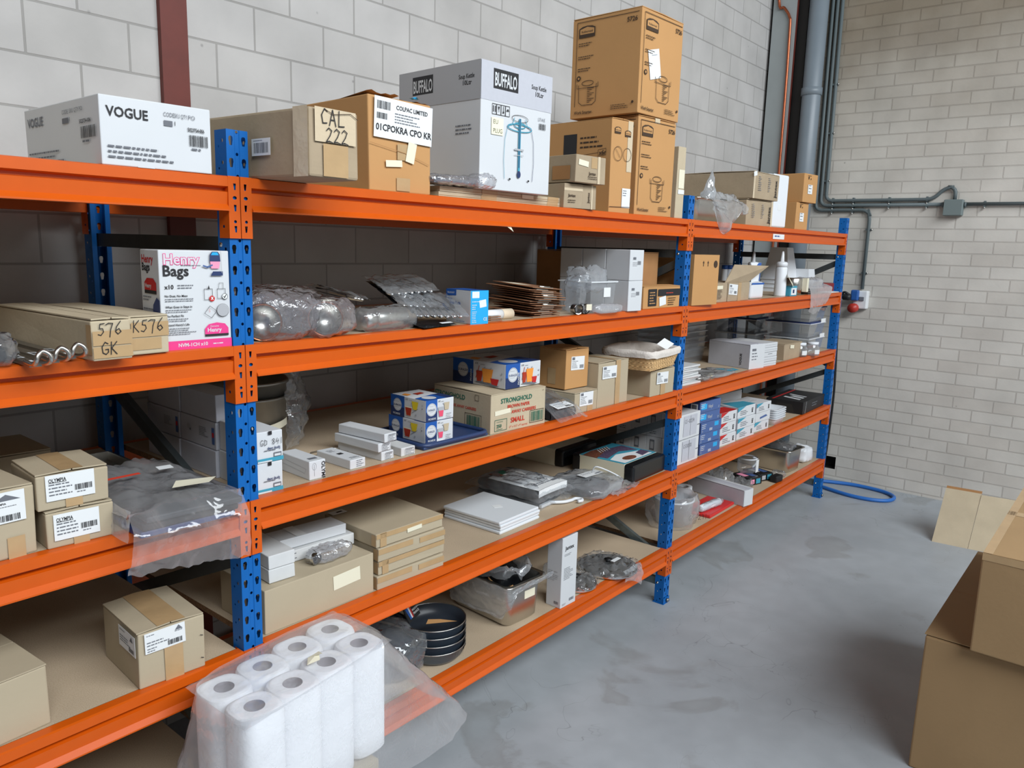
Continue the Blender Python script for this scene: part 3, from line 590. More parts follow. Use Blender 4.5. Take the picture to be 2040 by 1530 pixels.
# white kettle carton on two flat cartons
for k in range(2):
    carton('flat_carton', ['lower of two flat brown cartons under the large white box', 'upper of two flat brown cartons under the large white box, with cream sticker'][k], 'box', .70+.004*k, .03, L5+.0172*k, .64, .42, .0168, -.5, 'card_pale',
           {'F': [('r',.0,.35,1.,.4,'card_dark')]}, {'F': [(.62,.1,.72,.9,0,[],'paper_cream')]} if k else None, {'F': [(.3,.0,.42,1.,'tape'),(.85,.0,.95,1.,'tape')]}, group='flat cartons on the top shelf', jit=.001, r=.001)
def kettle():
    K = 'ink'; B = 'teal_print'; D = 'navy'
    P = [('r',0,.70,1,1,'grey_card'),('r',.16,.80,.50,.955,'ink'),('t','BUFFALO',.18,.825,.145,'white_card',1,'l',0,.30),('t','Soup Kettle',.69,.865,.052,'ink',1,'l',0,.22),('t','10Ltr',.75,.81,.052,'ink',1,'l',0,.12)]
    for i in range(4): P += [('l',[(.15+.06*i,.60),(.205+.06*i,.60),(.205+.06*i,.68),(.15+.06*i,.68)],.004,K,1)]
    P += [('l',[(.165,.62),(.165,.665)],.008,K),('l',[(.19,.62),(.19,.665)],.008,K),('p',[(.225,.665),(.25,.665),(.24,.64),(.24,.62),(.235,.62),(.235,.64)],K),('d',.298,.625,.009,K),('l',[(.298,.63),(.298,.67)],.006,K),('p',[(.337,.64),(.378,.64),(.358,.662)],K)]
    P += [('r',.14,.44,.30,.575,'pale_yellow'),('t','EU',.165,.525,.05,'ink',0),('t','PLUG',.165,.455,.05,'ink',0,'l',0,.12),('t','L714-E',.80,.615,.04,'ink_grey',0,'l',0,.1),('b',.81,.545,.1,.05)]
    cx = .53; bd = [(.33,.10),(.315,.25),(.325,.42),(.36,.52),(.42,.545)]
    P += [('l',[(x,y) for x, y in bd],.004,B),('l',[(2*cx-x,y) for x, y in bd],.004,D),('o',cx,.545,.07,.008,B,.022),('o',cx,.525,.15,.008,B,.03),('o',cx,.60,.10,.004,K,.028),('l',[(.42,.54),(.45,.60)],.006,B),('l',[(.64,.54),(.61,.60)],.006,B),
          ('r',cx-.016,.17,cx+.014,.60,B),('r',cx-.008,.20,cx+.004,.60,D),('d',cx,.145,.022,D,.03),('r',.46,.34,.59,.355,'ink_light'),('r',.46,.30,.59,.305,'ink_light'),('d',.40,.10,.012,K,.008),('d',.67,.10,.012,K,.008)]
    return P
kl = [('r',0,.70,1,1,'ink_light'),('r',.18,.80,.44,.95,'ink'),('t','BUFFALO',.19,.82,.14,'white_card',1,'l',0,.24),('t','Soup Kettle',.75,.87,.05,'ink',1,'l',0,.18),('t','10Ltr',.80,.82,.05,'ink',1),('m',.72,.50,.2,3,.03,'ink_grey'),('t','CE',.84,.06,.05,'ink_grey')]
carton('cardboard_box', 'large white appliance box printed with a soup kettle drawing', 'box', .85, 0, L5+.0345, .340, .40, .391, -3.6, 'white_card', {'F': kettle(), 'L': kl}, jit=.001)
t = empty('bubble_wrap_bundle', 'bubble-wrapped flat bundle lying in front of the large white box', 'bubble wrap', (.77, .01, L5+.035), 0)
m = M(); m.blob((0,.03,.017), (.125,.05,.016), 'bubble', amp=.008, fr=30, floor=.0, seed=4); m.blob((.10,.0,.022), (.045,.045,.022), 'bubble', amp=.012, fr=40, floor=0, seed=9); m.build('wrap', t)
m = M(); m.box(-.11,.0,.004,.07,.06,.02,'ink_grey'); m.build('wrapped_item', t)
JP = [('t','Jantex',.42,.30,.16,'ink_brown',1,'l',0,.3),('m',.40,.22,.3,2,.07,'ink_brown')]
carton('cardboard_box', 'small brown box lying on two others beside the white kettle box, with cream sticker', 'box', 1.335, -.03, L5+.092, .172, .22, .098, -6, 'card_grey', {'F': JP, 'L': [('r',.5,.1,.9,.6,'card_dark')]}, {'F': [(.08,.60,.40,.80,-6,[],'paper_cream')]}, {'F': [(.72,.0,.80,1.,'tape_clear'),(.5,.55,.7,.95,'tape')]}, group='small brown boxes on the top shelf', jit=.003)
carton('cardboard_box', 'small brown box at lower left under another, right of the white kettle box', 'box', 1.318, .005, L5, .097, .2, .0895, -9, 'card_grey', {'F': [('t','Jantex',.2,.45,.17,'ink_brown',1,'l',0,.5),('m',.2,.3,.5,2,.08,'ink_brown')]}, None, {'F': [(.0,.7,1.,.8,'tape_clear')]}, group='small brown boxes on the top shelf', jit=.003)
carton('cardboard_box', 'small brown box with sideways print, standing under the upper small brown box', 'box', 1.418, -.006, L5, .074, .2, .0885, -12, 'card_grey', {'F': [('t','Jantex',.5,.25,.17,'ink_brown',1,'l',90)]}, None, {'F': [(.62,.0,.72,1.,'tape_clear')]}, group='small brown boxes on the top shelf', jit=.003)
I = 'ink_brown'
def badge(u, v, w, h):
    return [('p',[(u,v),(u+w,v),(u+w,v+h*.8),(u+w*.8,v+h*.95),(u+w*.5,v+h),(u+w*.2,v+h*.95),(u,v+h*.8)],I),('p',[(u+w*.06,v+h*.3),(u+w*.94,v+h*.3),(u+w*.94,v+h*.72),(u+w*.5,v+h*.9),(u+w*.06,v+h*.72)],'card_brown'),('t','Rubbermaid',u+w*.5,v+h*.42,h*.26,I,1,'c',0,w*.82)]
def tub(u, v, w, h):
    return [('o',u+w/2,v+h*.9,h*.30,.006,I,h*.10),('l',[(u+w*.08,v+h*.85),(u+w*.1,v+h*.15),(u+w*.25,v+h*.03),(u+w*.75,v+h*.03),(u+w*.9,v+h*.15),(u+w*.92,v+h*.85)],.006,I),('l',[(u,v+h*.9),(u,v+h*.72),(u+w,v+h*.72),(u+w,v+h*.9)],.005,I)]+[('r',u+w*.5,v+h*(.12+.07*i),u+w*(.62+.1*(i % 3)),v+h*(.145+.07*i),I) for i in range(9)]
def rub():
    return [('l',[(.07,.12),(.07,.955),(.96,.955)],.006,I)]+badge(.10,.80,.24,.115)+[('t','5726',.80,.875,.062,I,1,'l',0,.16),('m',.10,.74,.24,2,.022,I),('m',.10,.61,.28,2,.022,I),('m',.10,.49,.26,2,.022,I),('d',.12,.40,.026,I),('d',.12,.40,.012,'card_brown')]+tub(.10,.12,.32,.25)+[('t','Work Smarter.',.07,.04,.045,I,1,'l',0,.28),('m',.62,.09,.26,3,.018,I),('d',.93,.105,.014,I)]
def rubf():
    return [('l',[(.06,.10),(.06,.955),(.96,.955)],.006,I)]+badge(.10,.80,.28,.115)+[('t','5726',.80,.875,.062,I,1,'l',0,.17),('m',.10,.74,.26,2,.022,I),('m',.10,.61,.26,2,.022,I),('m',.10,.49,.24,2,.022,I),('d',.13,.40,.026,I),('d',.13,.40,.012,'card_brown')]+tub(.36,.14,.38,.27)+[('t','Work Smarter.',.06,.04,.045,I,1,'l',0,.30),('m',.62,.09,.26,3,.018,I),('d',.93,.105,.014,I)]
carton('cardboard_box', 'brown printed carton with x6 mark and black square on its left side', 'box', 1.66, .03, L5, .136, .36, .366, -6, 'card_brown',
       {'L': [('r',.30,.60,.50,.86,'ink'),('m',.55,.80,.36,3,.05,I),('l',[(.5,.62),(.82,.64)],.004,I),('t','x6r',.83,.615,.07,I,1),('l',[(.82,.60),(.93,.61),(.93,.68),(.82,.67)],.004,I,1)]+[('o',.64+.07*i,.56,.02,.004,I) for i in range(4)],
        'F': badge(.12,.84,.28,.07)+badge(.60,.82,.28,.07)+[('o',.30,.63,.075,.005,I),('o',.74,.63,.07,.005,I),('l',[(.18,.68),(.42,.59)],.004,I),('l',[(.0,.06),(1.,.07)],.006,I)]},
       {'F': [(.58,.06,.98,.27,0,[('m',.1,.85,.5,3,.12)],'paper')]}, {'F': [(.74,.45,.98,.99,'tape_clear')]}, flaps='y')
carton('cardboard_box', 'tall brown printed carton below the topmost box, with a lidded tub drawing', 'box', 1.84, .02, L5, .278, .34, .400, -4.5, 'card_brown', {'F': rubf(), 'L': rub()}, None, {'F': [(.42,.95,.55,1.,'tape_clear')]}, group='tall brown tub cartons', flaps='y')
carton('cardboard_box', 'topmost tall brown printed carton, balanced on two others, with a tilted white label', 'box', 1.812, .012, L5+.4035, .320, .345, .405, -2.5, 'card_brown', {'F': rubf(), 'L': rub()}, {'F': [(.20,.36,.46,.64,14,[('m',.3,.8,.5,1,.05,'ink_grey')],'paper')]}, group='tall brown tub cartons', flaps='y')
carton('cardboard_box', 'narrow pale carton standing on edge at the right end of the middle bay top shelf', 'box', 2.175, .01, L5, .064, .3, .312, -6, 'card_pale', None, {'F': [(.22,.42,.9,.68,0,[],'paper_cream'),(.2,.34,.95,.40,0,[],'paper')]})
# far bay top shelf
def gastro(name, label, loc, rz, w, d, h, rim=.012, group=None):
    t = empty(name, label, 'pan', loc, rz, group); m = M()
    def ringpts(x0, y0, x1, y1, r, z, n=6):
        P = []
        for cx, cy, a0 in ((x1-r, y1-r, 0), (x0+r, y1-r, 90), (x0+r, y0+r, 180), (x1-r, y0+r, 270)):
            for k in range(n+1): a = R(a0+90*k/n); P.append((cx+r*math.cos(a), cy+r*math.sin(a), z))
        return P
    k = .012
    rows = [ringpts(k+.01, k+.01, w-k-.01, d-k-.01, .03, 0), ringpts(k, k, w-k, d-k, .034, .012), ringpts(.006, .006, w-.006, d-.006, .03, h-.02), ringpts(.004, .004, w-.004, d-.004, .03, h-.004), ringpts(-rim, -rim, w+rim, d+rim, .03, h), ringpts(-rim, -rim, w+rim, d+rim, .03, h-.004)]
    n = len(rows[0]); vs = [p for r_ in rows for p in r_]
    fs = [(a*n+i, a*n+(i+1) % n, (a+1)*n+(i+1) % n, (a+1)*n+i) for a in range(5) for i in range(n)]; fs.append(tuple(range(n))[::-1])
    m.add(vs, fs, 'steel', True); m.build('pan_body', t)
    m = M(); rows = [ringpts(.004, .004, w-.004, d-.004, .028, h-.0005), ringpts(.01, .01, w-.01, d-.01, .028, h-.02), ringpts(k+.004, k+.004, w-k-.004, d-k-.004, .03, .016)]
    vs = [p for r_ in rows for p in r_]; fs = [(a*n+i, (a+1)*n+i, (a+1)*n+(i+1) % n, a*n+(i+1) % n) for a in range(2) for i in range(n)]; fs.append(tuple(2*n+i for i in range(n)))
    m.add(vs, fs, 'steel_dull', True); m.build('pan_interior', t)
    return t
gastro('gastronorm_pan', 'stainless steel catering pan wrapped in a loose plastic bag on the far bay top shelf', (2.50, .06, L5), 0, .38, .30, .115)
t = empty('plastic_bag', 'loose crumpled clear bag hanging off the steel pan on the far bay top shelf', 'plastic bag', (2.56, .0, L5), 0)
m = M()
def f_(u, v):
    x = -.04+.40*u; k = 1-v
    z = .115-.17*v*(.35+.65*math.sin(min(1, u*1.3)*math.pi))+.03*noise.noise(Vector((u*5, v*3, 1)))+.015*abs(noise.noise(Vector((u*14, v*9, 3))))
    y = .03-.045*math.sin(v*2.2)+.025*noise.noise(Vector((u*6, v*5, 7)))
    return (x, min(y, .05), max(z, -.075))
m.grid(f_, 40, 22, 'wrap_hazy')
def f2(u, v):
    a = 2*math.pi*u; r = .045*(1-v)**.7*(1+.4*noise.noise(Vector((u*6, v*3, 2))))+.004
    return (.02+r*math.cos(a)+.03*v, .05+r*.7*math.sin(a), .11+.13*v+.02*noise.noise(Vector((math.cos(a), math.sin(a), v*4))))
m.grid(f2, 26, 12, 'wrap_hazy', wu=True)
def f3(u, v): return (.0+.34*u, .03+.05*v+.02*noise.noise(Vector((u*7, v*3, 5))), .115+.035*math.sin(v*math.pi)*(1+.5*noise.noise(Vector((u*9, v*2, 8)))))
m.grid(f3, 36, 8, 'wrap_hazy')
m.build('bag_film', t)
J3 = [('t','Jantex',.90,.10,.26,'ink',1,'l',90),('m',.18,.8,.12,8,.07,'ink_grey'),('m',.55,.8,.1,8,.07,'ink_grey')]
carton('cardboard_box', 'long brown carton at the bottom of the pair on the far bay top shelf', 'box', 3.005, .03, L5, .305, .43, .138, -3.5, 'card_grey', {'F': J3}, None, {'F': [(.93,.0,1.,1.,'tape_clear')]}, group='long brown carton pair', jit=.004, flaps='x')
carton('cardboard_box', 'long brown carton stacked on top of the pair on the far bay top shelf', 'box', 3.02, .012, L5+.1405, .322, .42, .14, -2.5, 'card_grey', {'F': J3}, {'F': [(-.02,.82,.1,.98,12,[],'paper')]}, {'F': [(.0,.0,.06,1.,'tape_clear')]}, group='long brown carton pair', jit=.004, flaps='x')
t = empty('paper_dispenser', 'tall white rounded plastic dispenser standing between brown cartons on the far bay top shelf', 'dispenser', (3.40, .05, L5), R(-5))
m = M(); m.rbox(0, .012, 0, .19, .30, .305, 'white_plastic', .035, 4); m.build('housing', t)
m = M(); m.rbox(.004, 0, .004, .186, .02, .301, 'milky', .012, 3); m.box(.07,-.0012,.10,.11,0,.13,'paper'); m.build('front_cover', t)
BA = [('l',[(.25,.93),(.5,.93)],.012,I),('p',[(.30,.80),(.34,.80),(.36,.90),(.28,.90)],I),('p',[(.44,.80),(.50,.80),(.47,.87)],I)]
LA = [(.30,.30,.62,.62,0,[('m',.15,.85,.7,2,.3),('m',.15,.2,.7,1,.2)],'paper')]
carton('cardboard_box', 'brown box with white label, lower of the pair nearest the brick wall', 'box', 3.70, .02, L5, .168, .3, .160, -5, 'card_brown', {'F': BA}, {'F': LA}, group='brown box pair beside the wall')
carton('cardboard_box', 'brown box with white label, upper of the pair nearest the brick wall', 'box', 3.735, .0, L5+.162, .187, .3, .168, -5, 'card_brown', {'F': BA}, {'F': LA}, group='brown box pair beside the wall')
# ================================================================== SECOND HIGHEST SHELF
TP = [(.0,.36,1.,.70,'tape'),(.0,.06,1.,.33,'tape')]
# local frames: front edge runs along the camera side
carton('cardboard_box', 'worn brown box with handwritten 576 and initials, nearest the camera', 'box', -.372, -.048, L4, .082, .46, .088, 3, 'card_pale', {'F': [('h','576',.12,.60,.30),('h','GK',.18,.14,.32)]}, None, {'F': TP, 'L': [(.955,.15,1.,.85,'tape')]}, flaps='y', group='handwritten brown boxes', jit=.003, r=.003)
carton('cardboard_box', 'worn brown box with handwritten K576, wedged behind its twin', 'box', -.284, -.018, L4+.001, .090, .40, .086, 3.2, 'card_pale', {'F': [('h','K576',.08,.58,.32)]}, None, {'F': [(.05,.45,1.,.82,'tape'),(.0,.12,.8,.42,'tape')]}, flaps='x', group='handwritten brown boxes', jit=.002, r=.003)
H = 'pink'
def vac(u, v, s, a=.75):
    return [('p',[(u-.10*s,v),(u+.10*s,v),(u+.08*s,v-.10*s),(u-.08*s,v-.10*s)],'pink_pale'),('p',[(u-.11*s,v),(u+.11*s,v),(u+.10*s,v+.10*s),(u+.06*s,v+.14*s),(u-.06*s,v+.14*s),(u-.10*s,v+.10*s)],'navy'),('p',[(u-.08*s,v+.09*s),(u+.08*s,v+.09*s),(u+.05*s,v+.13*s),(u-.05*s,v+.13*s)],'sky_blue'),
            ('l',[(u-.06*s,v-.05*s),(u-.16*s,v-.08*s),(u-.24*s,v-.06*s)],.022*s,'blue_box'),('p',[(u-.05*s,v-.14*s),(u+.15*s,v-.14*s),(u+.15*s,v-.20*s),(u-.10*s,v-.20*s)],'navy'),('l',[(u+.13*s,v-.16*s),(u+.12*s,v+.15*s)],.006*s,'ink_light')]
hb = [('r',0,0,1,.09,H),('t','NVM-1CH x10',.22,.028,.05,'white_card',1,'l',0,.46),('m',.72,.035,.2,1,.03,'white_card'),
      ('t','Henry',.06,.86,.145,H,.05,'l',0,.60),('t','Henry',.066,.86,.145,'white_card',.012,'l',0,.585),('m',.3,.845,.28,1,.02,'ink_grey'),('t','Bags',.05,.745,.150,'ink',1,'l',0,.52),
      ('t','x10',.06,.615,.060,'ink',1),('m',.24,.645,.30,2,.026),('t','No Dust, No Mess',.06,.535,.030,'ink',1,'l',0,.36),('m',.06,.51,.40,2,.020),('t','What Goes in Stays in',.06,.425,.030,'ink',1,'l',0,.42),('m',.06,.40,.42,2,.020),
      ('t','The Perfect Fit',.06,.335,.030,'ink',1,'l',0,.30),('m',.06,.31,.42,2,.020),("t","Extend Henry's Life",.06,.245,.030,'ink',1,'l',0,.40),('m',.06,.215,.45,4,.020),
      ('p',[(.60,.12),(.95,.12),(.95,.20),(.90,.245),(.78,.26),(.66,.245),(.60,.20)],H),('t','Henry',.64,.165,.06,'white_card',1,'l',0,.27),('t','Genuine',.68,.215,.028,'white_card',0,'l',0,.18),('r',.60,.12,.95,.142,'ink'),
      ('l',[(.61,.50),(.73,.50),(.73,.61),(.61,.61)],.004,'ink',1),('d',.72,.51,.030,'red'),('l',[(.71,.50),(.735,.525)],.008,'paper'),('l',[(.735,.50),(.71,.525)],.008,'paper'),
      ('l',[(.80,.51),(.92,.51),(.92,.61),(.80,.61)],.004,'ink',1),('l',[(.82,.61),(.83,.67),(.89,.67),(.89,.61)],.003,'ink'),('d',.91,.53,.030,'paper'),('o',.91,.53,.03,.004,'ink'),('l',[(.893,.53),(.905,.515),(.93,.547)],.008,'ink'),('p',[(.66,.61),(.69,.61),(.675,.65)],'ink'),
      ('o',.87,.385,.068,.003,'ink'),('d',.87,.385,.062,'ink_light'),('l',[(.60,.36),(.70,.31),(.78,.38),(.68,.435)],.004,'ink',1),('h','S',.66,.37,.035,'red')]+vac(.78,.89,.72)
hl = [('t','Henry',.1,.87,.11,'red',1,'l',0,.75),('t','Bags',.1,.79,.11,'ink',1,'l',0,.6),('p',[(.2,.56),(.85,.56),(.85,.67),(.7,.715),(.35,.715),(.2,.67)],'red'),('r',.2,.56,.85,.595,'ink'),('t','Henry',.24,.62,.06,'white_card',1,'l',0,.55),('m',.1,.52,.5,2,.03),('m',.1,.4,.6,3,.03),('p',[(.6,.3),(1.,.3),(1.,.5),(.85,.53),(.65,.45)],'blue_dark')]
carton('retail_box', 'upright white vacuum bag box with pink lettering, by the foreground blue post', 'box', -.195, .016, L4, .166, .10, .227, -4, 'white_card', {'F': hb, 'L': hl}, jit=.0005)
# looped steel skewers
def ladle(label, tip, back, dz=0., red=True):
    t = empty('steel_utensil', label, 'utensil', (tip[0], tip[1], L4+.006+dz), math.atan2(back[1]-tip[1], back[0]-tip[0]), 'looped steel utensils'); L = math.hypot(back[0]-tip[0], back[1]-tip[1])
    m = M(); m.box(.04, -.011, -.004, L, .011, .004, 'steel_dull'); m.build('handle_bar', t)
    m = M(); m.tube(smooth([(.07,-.008,.004),(.02,-.011,.004),(-.004,-.013,.012),(-.006,-.010,.024),(-.002,0,.031),(-.006,.010,.024),(-.004,.013,.012),(.02,.011,.004),(.07,.008,.004)]), .0046, 'steel', n=8); m.build('hook_loop', t)
    m = M(); m.T = Matrix.Translation((0,0,.0042)); m.rect(.12,-.008,.16,.008,'paper'); m.barcode(.125,-.006,.03,.012); m.T = Matrix.Translation((0,0,.0042)); m.rect(.055,-.008,.075,.008,'paper'); m.build('price_sticker', t)
ladle('looped steel utensil handle nearest the left edge of the photo', (-.485,-.100), (-.475,.40))
ladle('middle looped steel utensil handle of the three beside the 576 box', (-.447,-.085), (-.44,.42), .002)
ladle('looped steel utensil handle lying right against the 576 box', (-.404,-.055), (-.405,.40), .003)
t = empty('plastic_bag', 'clear plastic bag of small dark parts at the left edge, beside the steel handles', 'plastic bag', (-.545, .03, L4)); m = M(); m.blob((0,.0,.03), (.055,.06,.032), 'wrap', amp=.014, fr=30, floor=0, seed=2); m.build('bag_film', t)
m = M(); m.blob((-.005,0,.022), (.042,.045,.02), 'black', amp=.01, fr=30, floor=.001, seed=5); m.build('bag_contents', t)
# middle bay: bubble wrapped copper pots
def pot(label, x, y, rz, r=.045):
    t = empty('copper_pot', label, 'pot', (x, y, L4+r+.004), rz, 'bubble-wrapped copper pots'); m = M()
    m.lathe([(.0,.07),(r*.9,.07),(r,.06),(r,0),(r*1.05,-.003),(r*.97,-.002),(r*.95,.055)], 'copper', n=32, ax='y', cap=False); m.build('pot_body', t)
    m = M(); m.lathe([(r*.955,.002),(r*.95,.058),(.0,.06)], 'steel', n=32, ax='y', cap=False); m.build('lining', t)
    m = M(); m.lathe([(r*1.06,-.006),(r*1.07,-.001),(r*.95,-.001),(r*.95,-.006)], 'steel_bright', n=32, ax='y', cap=False); m.build('rim', t)
    m = M(); m.tube([(r*.5,.075,r*.6),(r*.6,.16,r*.7),(r*.6,.22,r*.65)], .006, 'steel', n=8); m.build('handle', t)
    return t
pot('bubble-wrapped copper pot nearest the foreground post, mouth facing out', .075, .03, R(-30)); pot('bubble-wrapped copper pot right of its twin, beside the wrapped steel cylinder', .262, .02, R(-42))
t = empty('bubble_wrap_bundle', 'large mound of bubble wrap around the two copper pots', 'bubble wrap', (.17, .06, L4)); m = M()
m.blob((-.03,.03,.062), (.105,.11,.068), 'bubble', amp=.018, fr=16, floor=.0, seed=1, nu=56, nv=32); m.blob((.10,.0,.052), (.085,.085,.056), 'bubble', amp=.014, fr=18, floor=.0, seed=6, nu=48, nv=26); m.blob((.05,.17,.06), (.15,.12,.066), 'bubble', amp=.016, fr=14, floor=.0, seed=8); m.build('wrap', t)
m = M(); m.box(.085,-.04,.096,.125,-.028,.1,'paper_cream'); m.build('paper_label', t)
t = empty('steel_flask', 'shiny steel cylinder lying in clear plastic on the shelf', 'flask', (.41, .05, L4+.034), R(5), ); m = M(); m.lathe([(.0,0),(.026,0),(.03,.004),(.03,.04),(.027,.044),(.03,.05),(.03,.17),(.026,.176),(0,.176)], 'steel', n=28, ax='x', cap=False); m.build('flask_body', t)
m = M(); m.blob((.10,.0,-.002), (.125,.045,.038), 'wrap', amp=.010, fr=22, floor=-.033, seed=12); m.build('wrapping', t)
# sleeved cutlery packs
def cutlery(label, x, y, z, rz, tilt, n=7, seed=0, sc=1.):
    t = empty('cutlery_pack', label, 'cutlery pack', (x, y, z), 0, 'sleeved cutlery packs'); t.rotation_euler = (R(tilt[0]), R(tilt[1]), R(rz)); w = .024*n*sc
    m = M(); m.grid(lambda u, v: (w*u, .035+.13*v, .003+.003*noise.noise(Vector((u*3, v*3, seed)))), 10, 8, 'black_gloss'); m.grid(lambda u, v: (w*u, .06+.10*v, .012+.004*math.sin(v*3.1)+.004*noise.noise(Vector((u*3, v*3, seed+1)))), 10, 8, 'black_gloss'); m.build('black_sleeve', t)
    for k in range(n):
        m = M(); xx = w*(k+.5)/n; m.blob((xx,.018,.010), (.0112*sc,.024*sc,.008), 'steel_bright', nu=16, nv=10, p=1, amp=0); m.box(xx-.003,.036,.007,xx+.003,.10,.011,'steel_bright'); m.build('spoon', t)
    m = M(); m.grid(lambda u, v: (-.012+(w+.024)*u, -.014+.19*v, .024+.007*noise.noise(Vector((u*9, v*6, seed+4)))-.008*(abs(v-.5)*2)**6), 22, 16, 'wrap'); m.build('bag_film', t)
cutlery('cutlery pack propped up highest at the back of the heap, spoons showing', .62, .17, L4+.085, -14, (14, -3), 7, 1)
cutlery('cutlery pack on the middle of the heap, left of the blue and white first-aid box', .61, .105, L4+.055, -12, (17, 4), 7, 2)
cutlery('cutlery pack lying lowest at the front of the heap, with white slip', .625, .045, L4+.026, -16, (20, 2), 7, 3)
cutlery('dark cutlery pack sticking out leftwards at the back of the heap', .54, .24, L4+.07, 22, (10, 8), 3, 4, .9)
t = empty('black_pouch', 'flat black pouch at the shelf edge under the cutlery packs, white slip on it', 'pouch', (.60, -.015, L4), R(8)); m = M(); m.grid(lambda u, v: (.17*u, .14*v, .004+.010*math.sin(v*3.1)+.004*noise.noise(Vector((u*4, v*4, 2)))), 12, 10, 'black_gloss'); m.build('pouch_body', t)
m = M(); m.add([(.095,.004,.0115),(.15,.0,.0115),(.155,.018,.0135),(.10,.02,.0135)], [(0,1,2,3)], 'paper'); m.build('paper_slip', t)
sl = [('p',[(.0,1.),(.42,1.),(.42,.82),(.0,.80)],'duralex_blue'),('t','BLUE DOT',.06,.88,.07,'white_card',1,'l',0,.3),('t','Sterile',.08,.70,.08,'duralex_blue',0),('t','Saline Pods',.08,.56,.13,'duralex_blue',1,'l',0,.78),('m',.08,.48,.6,2,.05,'ink_light'),('t','20 x 20ml Pods',.45,.05,.06,'duralex_blue',0,'l',0,.5)]
carton('retail_box', 'small sky blue and white first-aid box on the shelf, left of the clipboards', 'box', .827, .006, L4, .077, .125, .110, -6.9, 'white_card', {'F': [('r',0,0,1,1,'sky_blue'),('r',.08,.78,.48,.97,'paper'),('m',.08,.66,.6,1,.06,'white_card'),('m',.08,.56,.3,3,.06,'white_card'),('m',.08,.36,.3,5,.05,'white_card'),('t','CE',.72,.10,.13,'white_card',1),('m',.08,.1,.3,2,.05,'white_card')], 'L': sl, 'T': [('r',0,0,1,1,'duralex_blue')]}, {'F': [(.50,.50,.88,.72,8,[],'paper')]}, jit=.0004)
# clipboards
n = 14
def clip_proto():
    t = empty('clipboard', '', 'clipboard', (0,0,0), 0, 'brown clipboards in a stack'); m = M(); m.rbox(0,0,0,.155,.225,.0028,'hardboard',.001,1); m.build('board', t)
    m = M(); m.box(.045,.004,.0028,.11,.02,.0052,'steel'); m.tube([(.05,.018,.006),(.105,.018,.006)], .0026, 'steel', n=8); m.build('clip', t)
    return t
rg = random.Random(5); cp = None
nth = ['lowest','second lowest','third lowest','fourth from the bottom','fifth from the bottom','sixth from the bottom','seventh from the bottom','seventh from the top','sixth from the top','fifth from the top','fourth from the top','third from the top','second from the top','topmost']
for k in range(n):
    lb = nth[k]+' brown clipboard in the stack beside the blue and white first-aid box'
    loc = (1.205+rg.uniform(-.014,.014)-.001*k, .035+rg.uniform(-.008,.014), L4+.0006+.0083*k)
    if cp is None: cp = clip_proto(); o = cp; cp.location = Vector(loc)*S; cp['label'] = lb
    else: o = copy_thing(cp, loc, lb)
    a = .45*(k/n)*1.6
    o.rotation_euler = (R(1.2+.45*k/3), R(.3*k), R(-6+rg.uniform(-5, 5)))
m = M(); m.add([(.02,.10,.0031),(.09,.10,.0031),(.09,.20,.0031),(.02,.20,.0031)], [(0,1,2,3)], 'paper_cream'); m.build('paper_sheet', o)
for k in range(3):
    m = M(); m.rbox(0,0,0,.07,.05,.004,'hardboard',.001,1); m.box(.015,-.001,.004,.055,.012,.0062,'steel'); tag(m.build('small_clipboard', None, (.94+.004*k, .03+.003*k, L4+.0065*k), R(-6+3*k)), ['lowest','middle','top'][k]+' of three small brown clipboards between the first-aid box and tall stack', 'clipboard', 'small clipboards')
t = empty('paper_roll', 'white paper roll with a brown cardboard end, behind the small clipboards', 'paper roll', (.945, .075, L4+.018), R(-2)); m = M(); m.lathe([(.018,0),(.018,.11)], 'paper', n=24, ax='x'); m.build('paper', t); m = M(); m.lathe([(.0185,.11),(.0185,.165),(.0145,.165),(.0145,.12),(0,.12)], 'tube_card', n=24, ax='x', cap=False); m.build('core', t)
# white carton block of 6 + clear tubs
WL = {'F': [('r',.22,.70,.42,.76,'ink_grey'),('m',.2,.68,.3,1,.03),('m',.2,.58,.4,3,.05,'ink_light'),('r',.55,.52,.78,.64,'ink_light'),('b',.56,.53,.2,.1,'ink_grey')], 'L': [('l',[(.96,.0),(.96,1.)],.004,'ink_light')]}
for k, (yy, zz, nm) in enumerate([(0,0,'front lower'),(0,1,'front upper'),(1,0,'second row lower'),(1,1,'second row upper'),(2,0,'rear lower'),(2,1,'rear upper')]):
    a = R(-5.2); dx, dy = -math.sin(a)*.128*yy, math.cos(a)*.128*yy
    carton('cardboard_box', 'plain white cube carton, %s of the block near the right post' % nm, 'box', 1.773+dx, -.015+dy, L4+.1275*zz, .096 if yy == 0 else .098, .125, .127, -5.2, 'white_card', WL if yy == 0 else None, group='white cube cartons', jit=.0008)
def clear_tub(label, loc, w, d, h, rz=0., mt='clear_pc', group=None, lid=None, name='clear_container'):
    t = empty(name, label, 'container', loc, rz, group); m = M()
    for a, b in (((0,0),(w,0)),((w,0),(w,d)),((w,d),(0,d)),((0,d),(0,0))):
        k = .92; c = lambda p, s_: (w/2+(p[0]-w/2)*s_, d/2+(p[1]-d/2)*s_)
        A, B, A2, B2 = c(a, k), c(b, k), a, b; m.add([(*A,0),(*B,0),(*B2,h),(*A2,h)], [(0,1,2,3)], mt)
    m.add([(w*.04,d*.04,.001),(w*.96,d*.04,.001),(w*.96,d*.96,.001),(w*.04,d*.96,.001)], [(0,1,2,3)], mt); m.build('tub', t)
    m = M(); e = .007
    for x0, y0, x1, y1 in ((-e,-e,w+e,.004),(-e,d-.004,w+e,d+e),(-e,.004,.004,d-.004),(w-.004,.004,w+e,d-.004)): m.box(x0, y0, h-.004, x1, y1, h, 'milky' if not lid else lid)
    m.build('rim', t); return t
